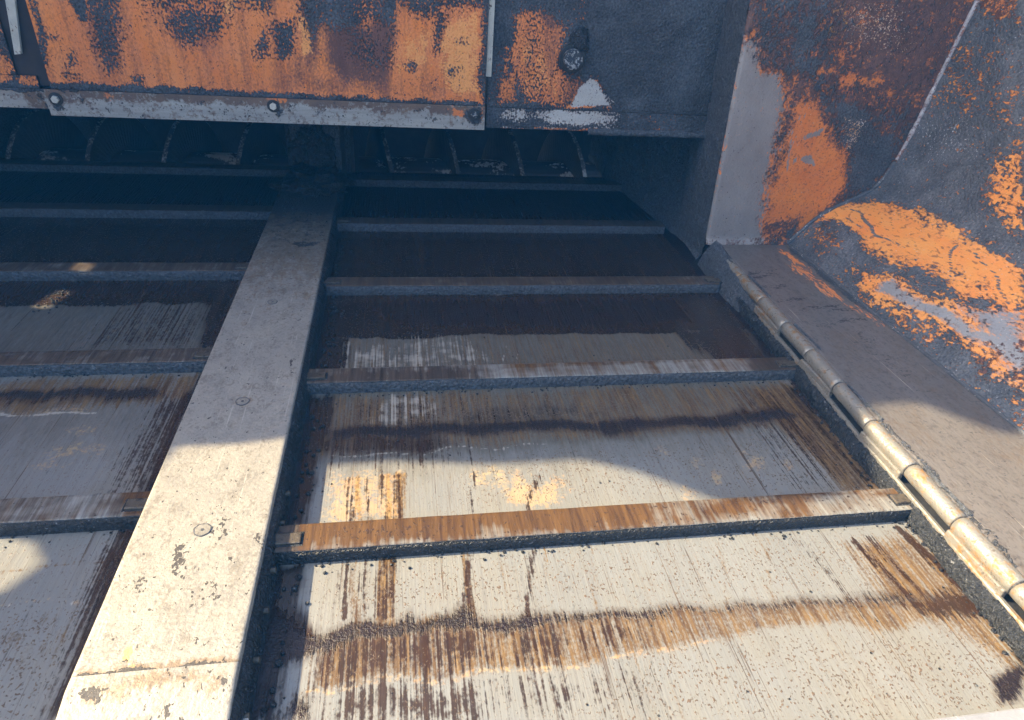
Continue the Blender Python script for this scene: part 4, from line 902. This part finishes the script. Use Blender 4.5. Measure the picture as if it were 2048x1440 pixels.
# ------------------------------------------------------------------ hinge
hinge = thing('piano_hinge', (.775, .2, 0), 'long round-knuckled steel hinge between the right floor and the apron', 'hinge')
cuts = []
for px, py in ((1430, 520), (1462, 550), (1499, 596), (1543, 647), (1594, 702), (1656, 768), (1729, 844), (1811, 932), (1911, 1038), (2033, 1168)): cuts.append(onz(px, py, HZ+.008)[1])
cuts += [cuts[-1]-.085, cuts[-1]-.170]
for i, (a, b) in enumerate(zip(cuts[:-1], cuts[1:])):
    r = .0110 if i % 2 else .0115
    bm = bmesh.new(); jx = random.uniform(-.0008, .0008)
    pa, pb = Vector((hx(a)+jx, a-.0010, HZ)), Vector((hx(b)-jx, b+.0010, HZ+jx*.5)); rings = []
    nr = max(6, int((a-b)/.004))
    for q in range(nr+1):
        p = pa.lerp(pb, q/nr); e = .90 if q in (0, nr) else 1.
        if q in (1, nr-1): p = (pa if q == 1 else pb).lerp(pb if q == 1 else pa, .0009/(a-b))
        ring = []
        for h in range(32):
            an = 2*math.pi*h/32; d = Vector((math.cos(an), 0, math.sin(an))); rr = r*e
            rr += .00055*nz((p.x+d.x*r, p.y, p.z+d.z*r), 70., i*3.)+.0003*nz((p.x+d.x*r, p.y, p.z+d.z*r), 260., i*5.)
            ring.append(bm.verts.new(p+d*rr))
        rings.append(ring)
    for q in range(nr):
        for h in range(32): bm.faces.new((rings[q][h], rings[q][(h+1) % 32], rings[q+1][(h+1) % 32], rings[q+1][h]))
    bm.faces.new(rings[0]); bm.faces.new(rings[-1][::-1])
    for f in bm.faces: f.smooth = True
    o = adopt(bm_obj('knuckle', bm, MAT_HINGE), hinge); 
    mdl = o.data
    if i % 2:                                            # strap of the knuckle lapping onto the apron
        bm = bmesh.new(); x0 = hx((a+b)/2)
        box_bm(bm, x0+.0105, x0+.0140, b+.003, a-.003, .026, .0325); bevel_all(bm, .001, 1)
        adopt(bm_obj('strap_edge', bm, MAT_TAR), hinge)
    elif i > 1:                                          # knuckles of the lower leaf
        bm = bmesh.new(); x0 = hx((a+b)/2)
        box_bm(bm, x0-.0135, x0-.0070, b+.002, a-.002, .004, .0165); bevel_all(bm, .0015, 2)
        adopt(bm_obj('leaf_lug', bm, MAT_HINGE), hinge)
tubeV = []
bm = bmesh.new(); [cyl_bm(bm, (hx(a), a, HZ), (hx(b), b, HZ), .0098, 16) for a, b in ((.735, .35), (.35, .13), (.13, -.026), (-.026, -.105), (-.105, -.42))]; adopt(bm_obj('hinge_pin', bm, MAT_DARK), hinge)
# lower leaf: a thin upright strip left of the knuckles
bm = bmesh.new(); 
vs = []
for y in (-.42, -.105, -.026, .13, .35, .46):
    x = hx(y)-.0105; vs.append([bm.verts.new((x+dx, y, z)) for dx, z in ((-.0048, ZD), (-.0042, .0062), (-.0032, .0080), (.0008, .0076), (.0012, ZD))])
for i in range(len(vs)-1):
    for j in range(5): bm.faces.new((vs[i][j], vs[i][(j+1) % 5], vs[i+1][(j+1) % 5], vs[i+1][j]))
bm.faces.new(vs[0][::-1]); bm.faces.new(vs[-1])
adopt(bm_obj('hinge_leaf', bm, MAT_HINGE), hinge)
bm = bmesh.new(); vs = []
for y in (-.42, -.026, .13, .35, .72):
    x = hx(y); vs.append([bm.verts.new((x+dx, y, z)) for dx, z in ((-.0085, ZD), (-.0085, .001), (.03, .001), (.03, ZD))])
for i in range(len(vs)-1):
    for j in range(4): bm.faces.new((vs[i][j], vs[i][(j+1) % 4], vs[i+1][(j+1) % 4], vs[i+1][j]))
adopt(bm_obj('seat_bar', bm, MAT_DARK), hinge)

# granular tar between right floor and hinge
def lip(y): return hx(min(y, .62))-.0140
path = [(lip(y), y, 0) for y in (-.42, -.105, -.026, .13, .25, .35, .46, .60)]
sect = [(-.006, -.004), (-.001, -.0015), (-.006, .0005), (-.010, -.003), (-.0135, -.009), (-.017, -.015), (-.021, -.0205), (-.026, -.0235)]
sect = [(.001, .002), (-.001, .0035), (-.0045, .001), (-.0065, -.004), (-.0072, -.009), (-.0070, -.014), (-.0066, -.019), (-.0062, -.0245)]
t = crust('asphalt_crust', path, sect, .0024, MAT_TARWET, None, .0060, 85., 41., .0030)
tag(t, 'lumpy black strip of tar and grit along the foot of the hinge', 'tar crust')
path = [(.782, .745, .010), (.790, .83, .012), (.776, .98, .006), (.756, 1.12, .004), (.742, 1.24, .002)]
sect = [(.05, .075), (.028, .040), (.012, .018), (0, .004), (-.008, -.008), (-.014, -.018), (-.020, -.0245)]
sect2 = sect
t0 = crust('asphalt_crust', [(.776, .42, -.050), (.768, .47, -.018), (.766, .53, .004), (.765, .57, .013), (.768, .64, .016), (.775, .728, .020)], [(.024, .012), (.012, .018), (.003, .012), (-.002, .002), (-.008, -.010), (-.012, -.022), (-.016, -.040)], .003, MAT_TAR, None, .006, 70., 45., .002)
tag(t0, 'tar heap burying the far end of the hinge at the foot of the corner post', 'tar crust')
t = crust('asphalt_crust', path, sect2, .0035, MAT_TAR, None, .009, 55., 47., .003)
tag(t, 'dark heaped tar along the foot of the tunnel side wall behind the corner post', 'tar crust')

# ------------------------------------------------------------------ tunnel behind the gate
ys2 = np.linspace(YP+.06, 1.5, 90); zs2 = np.linspace(ZD, .30, 50); V = []
for z in zs2:
    for y in ys2:
        x = .815-.10*max(0, min(1, (y-.83)/.42)); V.append((x-.006*(nz((0, y, z), 40., 6.)+.5*nz((0, y, z), 130., 6.)), y, z))
o = mesh_obj('tunnel_side_wall', V, grid_faces(len(ys2), len(zs2)), MAT_TAR, None, True)
tag(o, 'tar-coated tunnel side wall at the right behind the corner post', 'tunnel wall')
bm = bmesh.new(); box_bm(bm, -.985, -.945, .845, 2.118, -.6, .303)  # carried back past the augers to shut out sky light
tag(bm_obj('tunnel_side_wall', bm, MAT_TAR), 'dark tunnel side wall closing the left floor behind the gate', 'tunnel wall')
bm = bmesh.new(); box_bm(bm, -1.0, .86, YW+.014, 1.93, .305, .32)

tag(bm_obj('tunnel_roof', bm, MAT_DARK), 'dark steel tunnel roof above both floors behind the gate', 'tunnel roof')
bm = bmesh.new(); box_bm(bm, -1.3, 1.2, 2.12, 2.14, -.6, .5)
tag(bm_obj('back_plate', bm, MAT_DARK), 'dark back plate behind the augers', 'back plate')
bm = bmesh.new(); box_bm(bm, .86, .88, 1.505, 2.118, -.6, .303)  # added plate, closes the auger space against sky light
tag(bm_obj('auger_light_stop', bm, MAT_DARK), 'dark plate added beside the right-hand auger to keep out sky light', 'light stop')
sup = thing('centre_support', (-.06, 1.18, ZD), 'tar-coated upright support at the far end of the chain cover', 'support')
bm = bmesh.new(); box_bm(bm, -.118, -.002, 1.165, 1.30, ZD, .304); bevel_all(bm, .004, 2); adopt(bm_obj('upright', bm, MAT_TAR), sup)
bm = bmesh.new(); box_bm(bm, -.150, .012, 1.302, 1.42, -.3, .30); bevel_all(bm, .004, 2); adopt(bm_obj('gear_case', bm, MAT_TAR), sup)
t = lump('asphalt_lump', (-.062, 1.10, .020), (.072, .085, .030), MAT_TARWET, 5., .45, 5)
tag(t, 'crumbly black heap of asphalt on the far end of the chain cover', 'asphalt heap')
t = lump('asphalt_lump', (-.066, 1.165, .075), (.048, .024, .060), MAT_TARWET, 11., .5, 5)
tag(t, 'crumbly black asphalt clinging to the front of the upright support', 'asphalt heap')
MAT_FLIGHT = layered('auger_steel', ((.30, .29, .28), (.16, .155, .15), 25.), [dict(sc=(30, 30, 30), sc2=(160, 160, 160), v=.60, amp=1.3, sharp=4, c=TAR, r=.6, met=0.)], rough=.4, metal=.4, src='obj', grain=(200., .0006))
MAT_SHAFT = layered('auger_shaft_steel', ((.50, .48, .45), (.35, .33, .31), 20.), [dict(sc=(9, 20, 20), sc2=(120, 120, 120), w2=.3, v=.72, amp=1.6, sharp=7, c=TAR, r=.6, met=0.)], rough=.4, metal=.2, src='obj', grain=(200., .0004))
def auger(x0, x1, hand, foot, label):
    root = thing('auger', ((x0+x1)/2, 1.62, .0), label, 'auger', 'augers behind the tunnel')
    R, r, pitch, ax, az = .160, .052, .197, 1.63, -.120
    bm = bmesh.new(); cyl_bm(bm, (x0, ax, az), (x1, ax, az), r, 24); adopt(bm_obj('shaft', bm, MAT_SHAFT, None, False), root)
    V = []; Wv = []; n = int((x1-x0)/pitch*56)
    for i in range(n+1):
        x = x0+(x1-x0)*i/n; th = hand*2*math.pi*(x-foot)/pitch+2.757
        c, s_ = math.cos(th), math.sin(th)
        for rr, dx in ((r, -.006), (R*.99, -.006), (R*.99, .006), (r, .006)): V.append((x+dx, ax+rr*c, az+rr*s_))
        for rr, dx in ((R*.985, -.0065), (R, -.0055), (R, .0055), (R*.985, .0065)): Wv.append((x+dx, ax+rr*c, az+rr*s_))
    F = [(i*4+j, i*4+j+1, (i+1)*4+j+1, (i+1)*4+j) for i in range(n) for j in range(3)]
    adopt(mesh_obj('flight', V, F, MAT_DARK, None, False), root)
    adopt(mesh_obj('flight_rim', Wv, F, MAT_FLIGHT, None, False), root)
auger(-1.15, -.14, -1, -.714, 'left-hand auger screw, dim in the dark behind the orange gate')
auger(.012, 1.1, 1, .112, 'right-hand auger screw, dim in the dark behind the tarred bulkhead')
xs = np.arange(-1.0, .86, .006); ys = np.arange(1.335, 2.015, .008); X, Y = np.meshgrid(xs, ys); st = np.c_[X.ravel(), Y.ravel()]
xyz = np.c_[st, -.33+0*st[:, 0]]; xyz[:, 2] += .25*np.clip(np.abs(st[:, 1]-1.62)-.12, 0, 1)
S = Sheet(st, xyz, lambda px, py: onz(px, py, -.105)[:2], warp=.004, seed=51.)
S.all('tar', 1.3)
me = grid_mesh('auger_trough', xyz, grid_faces(len(xs), len(ys))); S.write(me, ('tar',))
finish(me, layered('trough_steel', ((.55, .53, .50), (.4, .38, .36), (10, 60, 1)), [tar_layer(amp=.4, g=(150., .001))], rough=.4, metal=.2), True)
o = bpy.data.objects.new('auger_trough', me); COL.objects.link(o); tag(o, 'dark tarred trough plate under the augers', 'trough')
# ------------------------------------------------------------------ off to the sides: an added panel shaped to shade the floors, and the front lip
def plate_yz(name, outline, holes, x, th, mat):
    loops = [[Vector((y, z, 0)) for y, z in L] for L in [outline]+holes]
    tris = tessellate_polygon(loops); flat = [p for L in loops for p in L]; n = len(flat)
    V = [(x, p.x, p.y) for p in flat]+[(x-th, p.x, p.y) for p in flat]
    F = [tuple(t) for t in tris]+[tuple(i+n for i in reversed(t)) for t in tris]; k = 0
    for L in loops:
        m_ = len(L)
        for i in range(m_): a, b = k+i, k+(i+1) % m_; F.append((a, b, b+n, a+n))
        k += m_
    return mesh_obj(name, V, F, mat)
MAT_SHADE_PANEL = layered('shade_panel_paint', (ORANGE, ORANGE2, 6.), [dict(sc=(5, 5, 5), sc2=(60, 60, 60), v=.55, amp=1.4, sharp=5, c=TAR2, c2=(.10, .05, .04), cs=20.)], rough=.5, src='obj')
outline = [(-.75, .0), (2.3, .0), (2.3, 3.0), (.85, 3.0), (.62, 1.98), (.585, 1.86), (.645, 1.80), (.625, 1.735), (.53, 1.67), (.455, 1.60), (.435, 1.50), (.462, 1.449), (.49, 1.406), (.504, 1.348), (.477, 1.251), (.465, 1.148), (.445, 1.085), (.425, 1.04), (.41, .985), (.30, .955), (.13, .930), (-.05, .905), (-.75, .88)]  # added blocker: outline traced back along the sun from the floor's shadow edges
holes = [[(.200, .74), (.285, .74), (.292, .80), (.285, .852), (.262, .868), (.225, .850), (.200, .81)],
         [(.752, .670), (.818, .686), (.816, .710), (.750, .696)], [(.860, .708), (.892, .708), (.892, .738), (.860, .738)]]  # openings placed to let the sun patches reach the left floor
o = plate_yz('shade_panel', outline, holes, -1.3, .008, MAT_SHADE_PANEL)
tag(o, 'tall tarred orange panel added out of view at the left, shaped to shade the floors', 'shade panel')
bm = bmesh.new(); box_bm(bm, -.98, .98, -.50, -.235, ZD-.002, .001); bevel_all(bm, .002, 2)
tag(bm_obj('front_lip', bm, layered('lip_steel', ((.33, .34, .36), (.26, .265, .28), 30.), [dict(sc=(200, 20, 20), v=.12, amp=1.3, sharp=5, c=(.6, .6, .6), al=.6)], rough=.45, metal=.3, src='obj', grain=(200., .0003))),
    'plain grey steel front lip peeking in at the bottom right corner', 'front lip')
t = lump('asphalt_lump', (.742, -.196, -.004), (.022, .03, .020), MAT_TARWET, 15., .45, 5)
tag(t, 'wet black clump of asphalt at the near end of the hinge, right edge', 'asphalt heap')

# ------------------------------------------------------------------ loose grit
bm = bmesh.new(); rg = random.Random(5)
def crumb(x, y, z, r):
    k = bmesh.ops.create_icosphere(bm, subdivisions=1, radius=r)['verts']
    for v in k:
        v.co = Vector((x, y, z+r*.5)) + Vector((v.co.x*rg.uniform(.7, 1.5), v.co.y*rg.uniform(.7, 1.5), v.co.z*rg.uniform(.6, 1.1)))
for i in range(260):
    y = rg.uniform(-.22, .62); crumb(hx(y)-.019-abs(rg.gauss(0, .006)), y, ZD, rg.uniform(.0005, .0024))
for i in range(200):
    y = rg.uniform(-.22, .9); crumb(.010+abs(rg.gauss(0, .012)), y, ZD, rg.uniform(.0006, .0034))
for k in range(4):
    for i in range(90): crumb(rg.uniform(.01, .73), k*.3-.002-abs(rg.gauss(0, .006)), ZD, rg.uniform(.0006, .0019))
for k in range(3):
    for i in range(70): crumb(rg.uniform(-.8, -.15), .0633+k*.3-.002-abs(rg.gauss(0, .006)), ZD, rg.uniform(.0006, .0019))
for i in range(120): crumb(rg.uniform(0, .74), rg.uniform(-.22, .6), ZD, rg.uniform(.0005, .0013))
for i in range(60): crumb(-.43+rg.gauss(0, .012), .60+rg.gauss(0, .025), ZD, rg.uniform(.0008, .0022))
for i in range(50): crumb(rg.uniform(-.125, -.015), rg.uniform(.85, 1.05), CZ, rg.uniform(.001, .003))
tag(bm_obj('asphalt_grit', bm, MAT_TARWET, None, True), 'loose black grit scattered along the slats and in the corners of the floors', 'grit', kind='stuff')

# ------------------------------------------------------------------ one added blue haze, standing in for fumes and lens veil
bm = bmesh.new(); box_bm(bm, -9.5, 9.5, -9.5, 9.5, -1.62, 3.1)
hm = bpy.data.materials.new('fume_veil'); hm.use_nodes = True; ht = hm.node_tree; ht.nodes.clear()
hv = ht.nodes.new('ShaderNodeVolumePrincipled'); hv.inputs['Color'].default_value = (.03, .36, 1., 1.); hv.inputs['Density'].default_value = HAZE
ho = ht.nodes.new('ShaderNodeOutputMaterial'); ht.links.new(hv.outputs[0], ho.inputs['Volume'])
tag(bm_obj('haze', bm, hm), None, None, kind='stuff')
